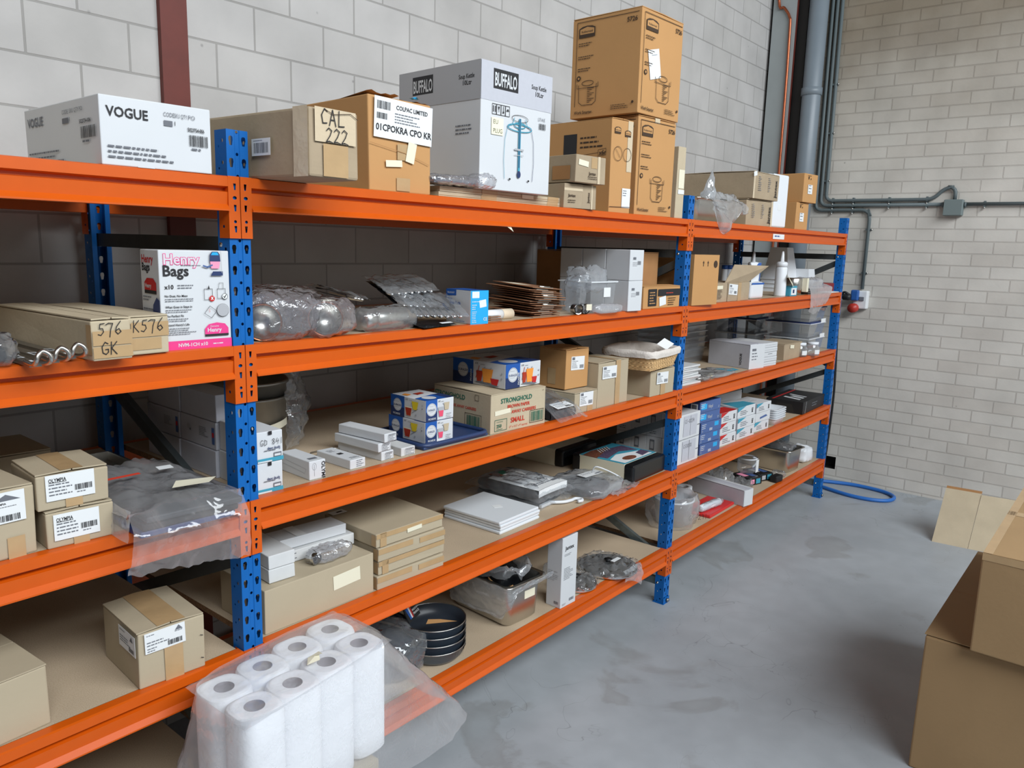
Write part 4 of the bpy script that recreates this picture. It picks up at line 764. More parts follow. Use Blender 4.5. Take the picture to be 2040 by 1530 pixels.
t = clear_tub('large clear plastic tub holding a green-tinted bag, in front of the white cube cartons', (1.56, .03, L4), .165, .16, .125, R(-4)); m = M(); m.T = face_T('F', .165, .16, .125); m.box(.085,.062,.0,.13,.10,.001,'paper'); m.build('paper_label', t)
t = empty('plastic_bag', 'green-tinted crumpled plastic bag stuffed in the large clear tub', 'plastic bag', (1.64, .11, L4+.10)); m = M(); m.blob((0,0,.03), (.085,.07,.05), 'wrap_hazy', amp=.03, fr=22, seed=21); m.blob((-.10,-.02,-.03), (.035,.04,.08), 'wrap', amp=.02, fr=24, seed=22); m.build('bag_film', t)
for k in range(2):
    t = empty('chrome_ring', ['left chrome napkin ring standing at the shelf edge by the clear tub', 'right chrome napkin ring with a cream tag, by the clear tub'][k], 'ring', (1.455+.048*k, .012, L4+.0215), R(-20), 'chrome rings'); m = M(); m.lathe([(.0205,0),(.0205,.03),(.0165,.03),(.0165,0)], 'steel_bright', n=26, ax='y', cap=False); m.build('ring_body', t)
    if k: m = M(); m.box(.0,-.004,-.006,.026,-.003,.018,'paper_cream'); m.build('paper_tag', t)
t = empty('plastic_roll', 'clear plastic film roll lying at the shelf edge before the white cube cartons', 'plastic roll', (1.55, -.0, L4+.019), R(-8)); m = M(); m.blob((.075,0,0), (.085,.02,.019), 'wrap_hazy', amp=.004, fr=30, floor=-.019, seed=3); m.build('film', t)
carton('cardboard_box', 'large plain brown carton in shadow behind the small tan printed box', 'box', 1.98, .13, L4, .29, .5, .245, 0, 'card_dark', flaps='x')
carton('cardboard_box', 'small tan box with dark blue printed panels at the right end of the middle bay', 'box', 1.935, .006, L4, .315, .11, .098, -1.5, 'card_brown', {'F': [('r',.38,.55,1.,.86,'ink'),('m',.60,.66,.3,1,.1,'red_print'),('r',.12,.12,.34,.88,'ink'),('m',.15,.7,.16,5,.12,'card_brown'),('m',.66,.42,.24,4,.1,I)], 'L': [('r',.1,.5,.9,.9,'ink')]}, {'F': [(.42,.12,.60,.52,8,[],'paper')]}, flaps='x')
# far bay, second highest shelf
t = empty('open_carton', 'tall open brown carton standing on end beside the middle post, flap up', 'box', (2.36, -.01, L4), R(-6)); m = M()
W_, D_, H_, th = .222, .24, .24, .004
m.box(0, 0, 0, W_, th, H_, 'card_brown'); m.box(0, D_-th, 0, W_, D_, H_, 'card_brown'); m.box(0, th, 0, th, D_-th, H_, 'card_brown'); m.box(th, th, 0, W_, D_-th, th, 'card_brown'); m.T = face_T('F', W_, D_, H_); m.disc(.19,.195,.018,I); m.poly([(.118,.185),(.124,.185),(.124,.200),(.129,.200),(.121,.212),(.113,.200),(.118,.200)], I); m.poly([(.078,.185),(.084,.185),(.084,.200),(.089,.200),(.081,.212),(.073,.200),(.078,.200)], I); m.build('carton_body', t)
m = M(); m.add([(.222,.24,.24),(.32,.26,.12),(.32,.26,.10),(.222,.24,.10)], [(0,1,2,3)], 'card_pale'); m.add([(0,.24,.243),(.245,.24,.243),(.345,.262,.12),(.05,.262,.15)], [(0,1,2,3)], 'card_pale'); m.box(.24,.236,.15,.29,.238,.17,'paper'); m.build('flap', t)
o = carton('cardboard_box', 'small brown box with sticker, left of the pair in the open tall carton', 'box', 2.60, .012, L4, .215, .2, .099, 2, 'card_grey', {'F': [('m',.4,.6,.3,7,.07,I)]}, {'F': [(.35,.68,.70,.86,0,[],'paper_cream')]}, group='small boxes with raised flaps')
m = M(); m.add([(.02,.19,.1),(.21,.19,.1),(.19,.10,.125),(.0,.10,.12)], [(0,1,2,3)], 'card'); m.build('flap', o)
o = carton('cardboard_box', 'small brown box with white label and a big raised flap, far bay', 'box', 2.822, .018, L4, .265, .2, .097, -.5, 'card_grey', None, {'F': [(.02,.35,.42,.92,-4,ADDR,'paper')]}, {'F': [(.45,.0,.6,1.,'tape')]}, group='small boxes with raised flaps')
m = M(); m.add([(.0,.02,.097),(.26,.005,.097),(.44,-.03,.185),(.17,.05,.19)], [(0,1,2,3)], 'card_grey'); m.add([(.0,.023,.097),(.26,.008,.097),(.44,-.027,.185),(.17,.053,.19)], [(3,2,1,0)], 'card_grey'); m.build('flap', o)
for k in range(3):
    t = empty('pill_bottle', ['left','middle','right'][k]+' of three blue-capped bottles behind the raised carton flap', 'bottle', (3.47+.040*k, .34-.012*k, L4), 0, 'blue-capped bottles'); m = M(); m.lathe([(0,0),(.017,0),(.017,.150),(.015,.155)], 'milky', n=20); m.build('bottle_body', t); m = M(); m.lathe([(.0185,.153),(.0185,.176),(.0,.177)], 'duralex_blue', n=20); m.build('cap', t)
t = empty('soap_pouch', 'white refill pouch with blue design leaning beside the raised carton flap', 'pouch', (3.150, .030, L4), R(-4)); m = M()
m.rbox(0,0,0,.155,.07,.095,'white_plastic',.016,3); m.T = face_T('F',.155,.07,.095); m.rect(.004,.080,.151,.090,'duralex_blue'); m.T = Matrix.Identity(4); m.build('lower_pack', t)
m = M(); m.grid(lambda u, v: (.03+.10*u+.05*v+.02*u*v, .02+.03*v+.014*(1-4*(u-.5)**2)*-1, .095+.105*v), 10, 10, 'white_plastic'); m.grid(lambda u, v: (.03+.10*u+.05*v+.02*u*v, .025+.03*v+.016*(1-4*(u-.5)**2), .095+.105*v), 10, 10, 'white_plastic')
for (u0, v0, u1, v1, c) in ((.0,.62,.75,.82,'sky_blue'),(.3,.84,1.,1.,'duralex_blue'),(.62,.05,1.,.5,'duralex_blue')):
    m.grid(lambda u, v: (lambda U, V: (.03+.10*U+.05*V+.02*U*V, .019+.03*V-.0146*(1-4*(U-.5)**2), .095+.105*V))(u0+(u1-u0)*(u+.3*v)/1.3, v0+(v1-v0)*v), 8, 5, c)
m.build('upper_pouch', t)
def squeeze(label, x, y, r, h):
    t = empty('squeeze_bottle', label, 'bottle', (x, y, L4), 0, 'white squeeze bottles'); m = M(); m.lathe([(0,0),(r,0),(r*1.02,.01),(r,h*.62),(r*.9,h*.66)], 'milky', n=28); m.build('bottle_body', t)
    m = M(); m.lathe([(r*.98,h*.655),(r*.98,h*.74),(r*.8,h*.765),(r*.34,h*.775),(r*.26,h*.93),(r*.16,h),(0,h)], 'white_plastic', n=24); m.build('nozzle_cap', t)
squeeze('clear white squeeze bottle standing in front, pointed nozzle', 3.655, .06, .034, .268); squeeze('white squeeze bottle half hidden behind the blue-printed pouch', 3.44, .15, .031, .262)
t = empty('white_bin', 'stack of tall tapered white tubs, upside down behind the front squeeze bottle', 'tub', (4.27, .30, L4), R(0), 'tapered white tubs'); m = M()
def taper(m, w0, w1, h0, h1, mt): m.add([(-w0,-w0,h0),(w0,-w0,h0),(w0,w0,h0),(-w0,w0,h0),(-w1,-w1,h1),(w1,-w1,h1),(w1,w1,h1),(-w1,w1,h1)], [(0,1,5,4),(1,2,6,5),(2,3,7,6),(3,0,4,7),(4,5,6,7),(0,3,2,1)], mt)
taper(m, .105, .055, 0, .295, 'white_plastic'); m.build('tub_body', t)
for k in range(3): m = M(); taper(m, .107-.004*k, .105-.004*k, .025+.028*k, .034+.028*k, 'white_plastic'); m.build('tub_rim', t)
t = empty('white_bin', 'short tapered white tub upside down right of the tall tubs', 'tub', (4.40, .19, L4), 0, 'tapered white tubs'); m = M(); taper(m, .075, .056, 0, .155, 'white_plastic'); m.build('tub_body', t)
carton('tea_box', 'pale blue and white small carton at the shelf edge before the squeeze bottle', 'box', 3.70, .012, L4, .095, .05, .062, -4, 'teal_print', {'F': [('r',.12,.12,.9,.8,'paper'),('r',.35,.3,.6,.65,'navy')]}, jit=.0003)
t = empty('steel_canister', 'ribbed steel canister with a cream tag beside the pale blue carton', 'canister', (3.93, .08, L4)); m = M(); m.lathe([(0,0),(.05,0),(.05,.10),(.046,.105),(0,.105)], 'steel', n=28); m.build('canister_body', t); m = M(); m.box(.03,-.075,.02,.062,-.045,.105,'paper_cream'); m.build('paper_tag', t)
m = M(); m.add([(3.62,.0,L4+.115),(3.70,-.005,L4+.055),(3.755,.02,L4+.075),(3.665,.03,L4+.135)], [(0,1,2,3)], 'paper_cream'); m.add([(3.622,.003,L4+.115),(3.702,-.002,L4+.055),(3.757,.023,L4+.075),(3.667,.033,L4+.135)], [(3,2,1,0)], 'paper_cream'); tag(m.build('cream_card'), 'cream paper card leaning against the front squeeze bottle', 'card')
t = empty('plastic_bag', 'crumpled white plastic bag drooping over the orange beam at the far end', 'plastic bag', (4.10, .02, L4)); m = M(); m.blob((.06,.05,.055), (.20,.06,.05), 'bag_grey', amp=.022, fr=12, floor=.036, seed=41)
def f4(u, v):
    q = max(0, v-.3)/.7
    return (-.10+.44*u+.05*q*(.5-u)*2-.04*q, (.05-.23*v if v < .3 else -.019-.012*math.sin(q*3))-.012*abs(noise.noise(Vector((u*6, v*4, 3)))), .062-.05*v-.125*q*(.75+.35*math.sin(u*3.3+.5))+.008*noise.noise(Vector((u*9, v*5, 1))))
m.grid(f4, 32, 26, 'bag_grey'); m.build('bag_film', t)
for k in range(3): m = M(); m.rbox(0,0,0,.14,.10,.006,'steel',.002,1); m.box(.0,.0,.006,.14,.1,.011,'black'); tag(m.build('baking_tin', None, (4.00+.004*k, .004+.004*k, L4+.0115*k), 0), ['bottom','middle','top'][k]+' of three flat dark tins sticking out from the white bag', 'tin', 'flat dark tins')
t = empty('leather_box', 'dark red flat box with a cream end at the far end of the shelf', 'box', (4.42, .10, L4+.006), R(-16)); m = M(); m.rbox(0,0,0,.235,.16,.055,'leather_red',.003); m.build('box_body', t); m = M(); m.box(.2355,.0,.004,.25,.15,.05,'paper_cream'); m.build('cream_end', t)
m = M(); m.blob((4.50,.04,L4+.003), (.12,.05,.004), 'paper', amp=.004, fr=20, floor=L4); tag(m.build('paper_wad'), 'flat white paper wad lying before the dark red box', 'paper')
# ================================================================== MIDDLE SHELF
OC = {'F': [(.10,.20,.78,.90,0,[('t','OLYMPIA',.06,.72,.20,'ink',1,'l',0,.36),('r',.06,.69,.42,.71,'ink'),('m',.06,.60,.55,4,.13,'ink_grey'),('b',.58,.28,.36,.22),('m',.62,.18,.28,1,.1)],'paper')]}
house = [('p',[(.62,.72),(.95,.72),(.78,.92)],'ink_grey'),('t','OLYMPIA',.63,.60,.09,'ink',1,'l',0,.3),('m',.62,.52,.3,1,.06),('m',.06,.42,.6,3,.11,'ink_grey'),('b',.55,.06,.38,.20)]
o = carton('cardboard_box', 'lower brown labelled carton of the pair of two stacked on the left bay middle shelf', 'box', -.462, .018, L3, .133, .16, .082, -2.9, 'card', None, OC, {'F': [(.38,.0,.62,.2,'tape')]}, flaps='y', group='stacked labelled cartons', jit=.003, r=.003)
carton('cardboard_box', 'upper brown labelled carton of the stacked pair on the left bay middle shelf', 'box', -.474, .022, L3+.0845, .140, .16, .080, -3.4, 'card', None, {'F': [(.12,.24,.80,.94,0,OC['F'][0][5],'paper')]}, {'F': [(.38,.0,.62,.24,'tape')], 'T': [(.34,.0,.66,1.,'tape')]}, flaps='y', group='stacked labelled cartons', jit=.003, r=.003)
carton('cardboard_box', 'brown carton with cottage-logo label at the photo edge, left of the stacked pair', 'box', -.700, .012, L3, .222, .22, .150, 4, 'card', None, {'F': [(.20,.52,.92,.95,0,house,'paper')]}, {'F': [(.35,.0,.6,.5,'tape'),(.75,.0,.9,.3,'tape')], 'T': [(.3,.0,.6,1.,'tape')]}, flaps='y', jit=.004, r=.004)
carton('cardboard_box', 'shadowed brown carton at the back of the left bay, behind the labelled ones', 'box', -.60, .53, L3, .34, .22, .088, 0, 'card', None, None, {'T': [(.4,.0,.6,1.,'tape')]}, flaps='y')
t = empty('metal_tray', 'dark oven tray with a bright raised rim behind the bagged bundle', 'tray', (-.325, .335, L3)); m = M(); m.box(0,0,0,.25,.28,.004,'steel_dull'); m.build('tray_base', t)
m = M()
for q in ((0,0,.25,.006),(0,.274,.25,.28),(0,.006,.006,.274),(.244,.006,.25,.274)): m.box(q[0],q[1],.004,q[2],q[3],.030,'steel')
m.build('tray_rim', t)
# bag of flat dark packs hanging over the beam
for k in range(3):
    m = M(); m.rbox(0,0,0,.225,.33,.017,['blue_dark','black_cloth','slate'][k],.004,2,.003,k); tag(m.build('flat_pack', None, (-.305+.005*k, -.062-.005*k, L3+.0175*k), R(-2-1*k)), ['bottom','middle','top'][k]+' dark flat pack inside the clear bag by the foreground post', 'pack', 'dark flat packs in the bag')
m2 = M()
t = empty('plastic_bag', 'large clear plastic bag of dark packs drooping far over the orange beam', 'plastic bag', (-.31, -.075, L3))
def f5(u, v):
    x = -.022+.266*u
    if v < .58:
        q = v/.58; y = .36-.355*q; z = .078-.010*q+.012*noise.noise(Vector((u*5, v*7, 2)))+.010*abs(noise.noise(Vector((u*11, v*12, 6))))-.02*(abs(u-.5)*2)**4
    else:
        q = (v-.58)/.42; n1 = noise.noise(Vector((u*5, q*3, 9))); n2 = noise.noise(Vector((u*14, q*7, 1)))
        y = .005-.030*min(1, q*3)-.012*math.sin(q*3)+.010*n1+.005*n2; z = .068-(.125+.040*u+.010*n1)*q+.004*n2; x += -.022*q*(1-u)+.012*q*u*0
    return (x, y, z)
m2.grid(f5, 46, 56, 'bag_clear')
m2.grid(lambda u, v: (-.016-.01*v+.006*noise.noise(Vector((u*5, v*4, 3))), .35-.345*u, .072-.07*v), 20, 8, 'bag_clear'); m2.grid(lambda u, v: (.246+.003*v+.004*noise.noise(Vector((u*5, v*4, 5))), .35-.345*u, .06-.058*v), 20, 8, 'bag_clear')
m2.build('bag_film', t)
pm = M(); pm.T = Matrix.Translation((0,0,.0)); pm.add([(.10,.05,.0885),(.18,.03,.0895),(.215,.06,.0895),(.13,.09,.0905)], [(0,1,2,3)], 'paper_cream'); pm.build('paper_label', t)
pm = M(); pm.add([(.02,.20,.0905),(.10,.20,.0905),(.10,.212,.0915),(.02,.212,.0915)], [(0,1,2,3)], 'red_print'); pm.add([(.15,.21,.088),(.185,.205,.088),(.19,.235,.0885),(.155,.24,.0885)], [(0,1,2,3)], 'paper'); pm.build('printed_mark', t)
# soap cartons behind the post
def soapF(i): return [('r',.0,.0,1.,.13,'teal_print'),('r',.0,.0,.55,.05,'white_card'),('r',.62,.14,.92,.28,'ink_grey'),('r',.65,.16,.89,.23,'white_card'),('t','Spray Soap',.88,.46,.13,'navy',1,'l',180,.5),('m',.25,.36,.6,1,.08),('r',.42,.88,.56,1.,'ink')]+([('h','GD 841',.10,.55,.21)] if i else [])
SL = {'L': [('r',.90,.2,.97,.8,'blue_box'),('r',.91,.45,.96,.62,'red'),('m',.55,.7,.25,6,.06,'ink_grey')]}
nm = ['front','second','rear']
for r_ in range(3):
    for k in range(2 if r_ == 0 else 3):
        pr = dict(SL)
        if r_ == 0: pr['F'] = soapF(k)
        if r_ != 0 and k != 1: pr = {}
        if r_ == 1 and k == 1: pr = {'L': SL['L']+[('d',.25,.6,.10,'ink_light'),('d',.3,.5,.05,'ink_grey')]}
        pr['T'] = [('p',[(.3,.95),(.7,.97),(.75,.9),(.5,.8),(.3,.88)],'ink')] if (r_ == 0 and k == 1) else []
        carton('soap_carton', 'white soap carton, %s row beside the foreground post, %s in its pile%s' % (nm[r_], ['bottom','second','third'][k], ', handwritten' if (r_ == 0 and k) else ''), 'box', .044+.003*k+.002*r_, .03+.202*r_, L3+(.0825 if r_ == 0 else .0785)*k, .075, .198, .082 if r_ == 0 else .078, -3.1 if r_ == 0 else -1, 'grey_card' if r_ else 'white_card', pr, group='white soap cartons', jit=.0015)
for k in range(2):
    t = empty('stock_pot', ['lower tall steel pot with a strip of cream tape, behind the soap cartons','upper steel pot nested in the taped one, rim showing'][k], 'pot', (.265, .43, L3+.047*k), 0, 'nested steel pots'); m = M(); r = .128-.0*k
    m.lathe([(r*.9,0),(r*.93,.006),(r,.175),(r*1.05,.178),(r*1.05,.184),(r*.98,.184),(r*.975,.178),(r*.91,.01),(0,.008)] if k == 0 else [(r*.93,.05),(r*.985,.176),(r*1.05,.178),(r*1.05,.185),(r*.98,.185),(r*.9,.06),(0,.06)], 'steel_dull', n=40, cap=False); m.build('pot_body', t)
    if k == 0: m = M(); m.grid(lambda u, v: (r*1.0*math.cos(R(-95+42*u)), r*1.0*math.sin(R(-95+42*u)), .080+.022*v+.012*u), 10, 3, 'paper_cream'); m.build('tape_label', t)
t = empty('plastic_bag', 'clear plastic bag pulled over the right side of the steel pots', 'plastic bag', (.27, .40, L3)); m = M()
def f6(u, v):
    a = R(-70+110*u); r = .14+.055*math.sin(v*3.0)*math.sin(u*2.6)+.025*noise.noise(Vector((u*6, v*6, 4)))+.016*abs(noise.noise(Vector((u*15, v*8, 2))))
    return (r*math.cos(a), .03+r*math.sin(a), .255-.235*v)
m.grid(f6, 32, 26, 'wrap'); m.build('bag_film', t)
carton('retail_box', 'white cutlery box with sideways black lettering, rightmost beside the soap cartons', 'box', .211, .035, L3, .053, .15, .054, -2.6, 'white_card', {'F': [('t','OLYMPIA',.75,.90,.30,'ink',1,'l',-90,None),('l',[(.3,.2),(.3,.8)],.02,'ink_light'),('o',.3,.7,.12,.015,'ink_light',.18)], 'L': [('l',[(.1,.45),(.85,.3),(.9,.55),(.2,.7)],.015,'ink_light')], 'T': [('r',.25,.12,.75,.22,'ink_grey')]}, jit=.0006)
carton('retail_box', 'flat white box with small black marks on its lid, left of the stack of three', 'box', .356, .039, L3, .057, .16, .0285, -.5, 'white_card', {'F': [('m',.4,.8,.5,4,.2,'ink_grey')], 'T': [('r',.3,.45,.6,.55,'ink'),('m',.2,.8,.5,3,.05,'ink_grey'),('m',.3,.15,.6,2,.05)]}, jit=.0006)
WS = [('m',.3,.8,.6,5,.16,'ink_grey'),('l',[(.25,.1),(.9,.1),(.9,.75),(.25,.75)],.02,'ink_grey',1)]
for k in range(3): carton('retail_box', ['bottom','middle','top'][k]+' long white box of the stack of three behind the tray edge', 'box', .481-.012*(k == 1)+.006*(k == 2), .045-.008*(k == 2), L3+.0288*k, .052, .205, .028, 1.4+(2.5 if k == 2 else 0), 'white_card', {'F': WS}, group='long white boxes in a stack', jit=.0012)
carton('retail_box', 'short white box right of the stack of three, in front of the tray', 'box', .557, .040, L3, .057, .09, .028, -2.5, 'white_dirty', {'F': WS}, jit=.0008)
t = empty('wire_piece', 'thin bent wire rack lying behind the small white boxes', 'wire', (.36, .20, L3+.003)); m = M(); m.tube([(-.04,.05,0),(.10,-.01,.0),(.19,.04,0)], .0018, 'steel', n=6); m.tube([(-.02,.02,.002),(.02,.06,.002),(.10,.06,.002),(.15,.0,.002)], .0018, 'steel', n=6); m.build('wire', t)
t = empty('serving_tray', 'dark blue plastic tray lying under two small glassware boxes', 'tray', (.655, .04, L3), R(-1)); m = M(); m.rbox(0,0,0,.308,.27,.010,'blue_tray',.004,2)
def rr(x0, y0, x1, y1, z, r, n=5):
    P = []
    for cx, cy, a0 in ((x1-r, y1-r, 0), (x0+r, y1-r, 90), (x0+r, y0+r, 180), (x1-r, y0+r, 270)):
        for k in range(n+1): a = R(a0+90*k/n); P.append((cx+r*math.cos(a), cy+r*math.sin(a), z))
    return P
m.build('tray_base', t); m = M(); m.tube(rr(0,0,.308,.27,.014,.03), .008, 'blue_tray', n=8, closed=True); m.build('tray_rim', t)
def dura(w, drink):
    P = [('r',0,0,.40,1,'duralex_blue'),('r',0,0,.40,.45,'navy'),('d',.20,.55,.30,'white_card',),('o',.20,.55,.27,.012,'ink_grey',),('t','DURALEX',.20,.49,.13,'navy',1,'c',0,.24),('m',.12,.42,.16,1,.05,'ink_light'),('m',.12,.70,.16,1,.05,'ink_light'),('t','6 X',.44,.86,.10,'ink',1,'l',0,.07),('m',.54,.86,.12,1,.05),('d',.62,.76,.035,'ink_light'),('d',.74,.76,.035,'ink_light')]
    P += [('t','PICARDIE',.08,.08,.12,'white_card',1,'l',0,.26)] if drink != 'b' else [('t','PICARDIE',.375,.12,.12,'white_card',1,'l',90)]
    if drink == 't': P += [('p',[(.46,.16),(.60,.16),(.64,.62),(.42,.62)],'ink_light'),('p',[(.47,.17),(.59,.17),(.615,.45),(.44,.45)],'pink_drink'),('p',[(.66,.45),(.80,.45),(.83,.80),(.63,.80)],'card_pale'),('m',.72,.25,.2,3,.08,'ink_light')]
    if drink == 's': P += [('p',[(.46,.14),(.60,.14),(.64,.58),(.42,.58)],'paper_cream'),('p',[(.47,.15),(.59,.15),(.625,.52),(.435,.52)],'red_drink'),('p',[(.66,.48),(.77,.48),(.81,.86),(.62,.86)],'yellow'),('l',[(.62,.30),(.80,.55)],.02,'ink_grey'),('d',.74,.24,.05,'ink_light'),('d',.92,.75,.03,'ink_light'),('d',.92,.6,.03,'ink_grey')]
    if drink == 'b': P += [('p',[(.48,.16),(.56,.16),(.585,.60),(.46,.60)],'red_drink'),('p',[(.60,.16),(.74,.16),(.78,.72),(.57,.72)],'orange_print'),('p',[(.76,.10),(.86,.10),(.89,.36),(.73,.36)],'red'),('p',[(.42,.12),(.80,.02),(.90,.08),(.55,.18)],'ink_grey'),('l',[(.46,.3),(.52,.8)],.03,'red_drink'),('d',.94,.6,.04,'ink_light'),('d',.94,.4,.04,'ink_light')]
    return P
TD = [('p',[(0,0),(.75,0),(.75,.42),(0,.30)],'duralex_blue'),('p',[(.75,0),(1.,0),(1.,.42),(.75,.42)],'navy'),('d',.36,.2,.14,'white_card',),('p',[(.1,.6),(.3,.65),(.25,.8),(.08,.75)],'orange_print'),('p',[(.4,.55),(.7,.6),(.7,.72),(.4,.7)],'red_drink')]
for k in range(2): carton('retail_box', ['lower','upper'][k]+' blue and white glassware box stacked on the dark blue tray', 'box', .690+.001*k, .07, L3+.0105+.0725*k, .124, .186 if k == 0 else .176, .0715, -2.8, 'white_card', {'F': dura(1, 't'), 'L': dura(1, 's'), 'T': TD}, group='glassware boxes', jit=.0008, flaps=None)
m = M(); m.add([(.70,.045,L3+.0112),(.78,.05,L3+.0112),(.775,.068,L3+.0112),(.70,.065,L3+.0112)], [(0,1,2,3)], 'paper'); tag(m.build('paper_slip'), 'white paper slip on the tray before the glassware boxes', 'paper')
G, RP = 'green_print', 'red_print'
SF = [('t','STRONGHOLD',.17,.74,.17,G,1,'l',0,.66),('t','BROWN PAPER',.29,.59,.12,RP,1,'l',0,.45),('t','AWAY CARRIERS',.36,.44,.12,RP,1,'l',0,.48),('t','SMALL',.35,.21,.18,RP,1,'l',0,.33),('t','(7" x 10.2" x 9" approx)',.33,.08,.07,RP,0,'l',0,.36),('l',[(.07,.06),(.28,.06),(.28,.34),(.07,.34)],.012,G,1),('t','CONTAINS',.10,.27,.045,G,0,'l',0,.15),('t','250',.10,.14,.12,G,1,'l',0,.16),('m',.10,.09,.15,1,.04,G),('l',[(.70,.10),(.96,.10),(.96,.42),(.70,.42)],.012,I,1),('b',.72,.13,.22,.26,G),('t','KR',.93,.90,.04,I)]
SLf = [('t','STRONGHOLD',.02,.74,.17,G,1,'l',0,.66),('t','BROWN PAPER TAKE AWAY CARRIERS',.0,.52,.10,RP,1,'l',0,.76),('t','SMALL',.12,.24,.18,RP,1,'l',0,.28),('b',.60,.12,.22,.26,G),('l',[(.57,.08),(.85,.08),(.85,.42),(.57,.42)],.012,I,1),('l',[(.74,.78),(.80,.78),(.80,.92),(.74,.92)],.01,I,1)]
carton('cardboard_box', 'tan paper carrier bag carton with green and red lettering', 'box', .972, .034, L3, .292, .30, .143, -3.8, 'card_pale', {'F': SF, 'L': SLf}, {'F': [(.07,.46,.34,.58,3,[],'paper_cream')]}, flaps='x', jit=.001)
carton('retail_box', 'wide blue and white glassware box on top of the tan lettered carton', 'box', 1.073, .055, L3+.1465, .198, .265, .090, -1.5, 'white_card', {'F': dura(1, 'b'), 'L': dura(1, 'b'), 'T': TD}, jit=.0008)
t = empty('garment_pack', 'black cloth folded in a clear bag with white label, sloping to the shelf edge', 'garment', (1.305, .0, L3), 0); m = M()
m.grid(lambda u, v: (.165*u, .02+.27*v, .030+.075*v+.006*math.sin(u*3.1)+.004*noise.noise(Vector((u*4, v*4, 3)))), 14, 16, 'black_cloth'); m.grid(lambda u, v: (.165*u, .02+.27*v, .001+.060*v), 14, 16, 'black_cloth'); m.grid(lambda u, v: (.165*u, .02-.005*math.sin(v*3.1), .001+.030*v), 14, 5, 'black_cloth'); m.grid(lambda u, v: (0, .02+.27*u, (.001+.06*u)*(1-v)+(.03+.075*u)*v), 10, 4, 'black_cloth'); m.grid(lambda u, v: (.165, .02+.27*u, (.001+.06*u)*(1-v)+(.03+.075*u)*v), 10, 4, 'black_cloth'); m.build('folded_cloth', t)
m = M(); m.grid(lambda u, v: (-.008+.185*u, -.035+.32*v, max(.003, .036+.075*v+.010*math.sin(u*3.1)-.05*max(0, .25-v)*3)+.008*noise.noise(Vector((u*7, v*7, 1)))+.004*abs(noise.noise(Vector((u*17, v*12, 8))))), 24, 28, 'wrap'); m.build('bag_film', t)
m = M(); a = R(15); m.T = Matrix.Translation((.02,.0,.046)) @ Matrix.Rotation(a, 4, 'X'); m.box(0,0,0,.11,.045,.0008,'paper'); m.T = m.T @ Matrix.Translation((0,0,.0008)); m.micro(.01,.03,.09,3,.009,'ink_grey'); m.barcode(.06,.004,.04,.008); m.build('paper_label', t)
BL_ = [('r',.06,.74,.26,.94,'ink_grey'),('m',.06,.62,.5,2,.12,'ink_grey'),('m',.06,.38,.5,3,.11),('b',.64,.12,.30,.26,'ink_grey')]
carton('cardboard_box', 'low brown carton with label at the shelf edge beneath the upright one', 'box', 1.472, .025, L3, .164, .20, .085, .9, 'card', None, {'F': [(.20,.30,.80,.96,-2,BL_,'paper')]}, {'F': [(.55,.0,.8,.3,'tape')]}, flaps='y', jit=.002)
carton('cardboard_box', 'upright brown carton with label standing on the low brown one', 'box', 1.485, .085, L3+.0895, .150, .14, .164, -3, 'card_brown', None, {'F': [(.22,.46,.80,.80,-2,BL_,'paper')]}, {'L': [(.35,.1,.65,.5,'tape')]}, flaps='y', jit=.002)
carton('cardboard_box', 'large brown taped carton with label, between the upright carton and the basket', 'box', 1.642, .030, L3, .231, .17, .190, -1.1, 'card', None, {'F': [(.12,.62,.58,.90,-1,BL_,'paper')]}, {'F': [(.56,.0,.72,1.,'tape')], 'T': [(.5,.0,.66,1.,'tape')]}, flaps='y', jit=.003)
carton('cardboard_box', 'brown carton with label under the lined wicker basket', 'box', 2.025, -.002, L3, .215, .14, .123, -.7, 'card', None, {'F': [(.24,.42,.72,.86,-2,BL_,'paper')]}, {'F': [(.42,.0,.62,.5,'tape')]}, flaps='y', jit=.003)
t = empty('wicker_basket', 'wicker basket with a cream cloth lining on top of a brown carton', 'basket', (1.945, -.052, L3+.128), R(6)); bw, bd, bh = .325, .25, .085
m = M()
def bas(u, v):
    P = rr(.02*(1-v), .02*(1-v), bw-.02*(1-v), bd-.02*(1-v), 0, .035, 6); n = len(P); q = P[int(round(u*n)) % n]; return q
for k in range(11):
    z = .003+.0065*k; s_ = .02*(1-k/11); base = rr(s_, s_, bw-s_, bd-s_, z, .035, 7); pts = []
    for i in range(len(base)):
        a = Vector(base[i]); b = Vector(base[(i+1) % len(base)]); nn = max(1, int((b-a).length/.012))
        for j in range(nn): pts.append(a.lerp(b, j/nn))
    c = Vector((bw/2, bd/2, z)); pts = [p+(p-c).normalized()*(.0022*(-1)**(i+k)) for i, p in enumerate(pts)]
    m.tube(pts, .0042, 'wicker', n=6, closed=True)
m.box(.02,.02,0,bw-.02,bd-.02,.004,'wicker'); m.build('woven_body', t)
m = M(); base = rr(0,0,bw,bd,0,.04,6); nb = len(base)
def lining(u, v):
    i = u*nb; a = Vector(base[int(i) % nb]); b = Vector(base[(int(i)+1) % nb]); p = a.lerp(b, i-int(i)); c = Vector((bw/2, bd/2, 0)); d = (p-c)
    prof = [(.010, .058), (.013, .078), (.004, .090), (-.012, .086), (-.022, .05), (-.03, .012), (-.06, .008)]
    x = v*(len(prof)-1); k = min(int(x), len(prof)-2); f = x-k; e = prof[k][0]*(1-f)+prof[k+1][0]*f; z = prof[k][1]*(1-f)+prof[k+1][1]*f
    w_ = noise.noise(Vector((p.x*30, p.y*30, v*3)))
    q = p+d.normalized()*(e+.006*w_); return (q.x, q.y, z+.007*w_)
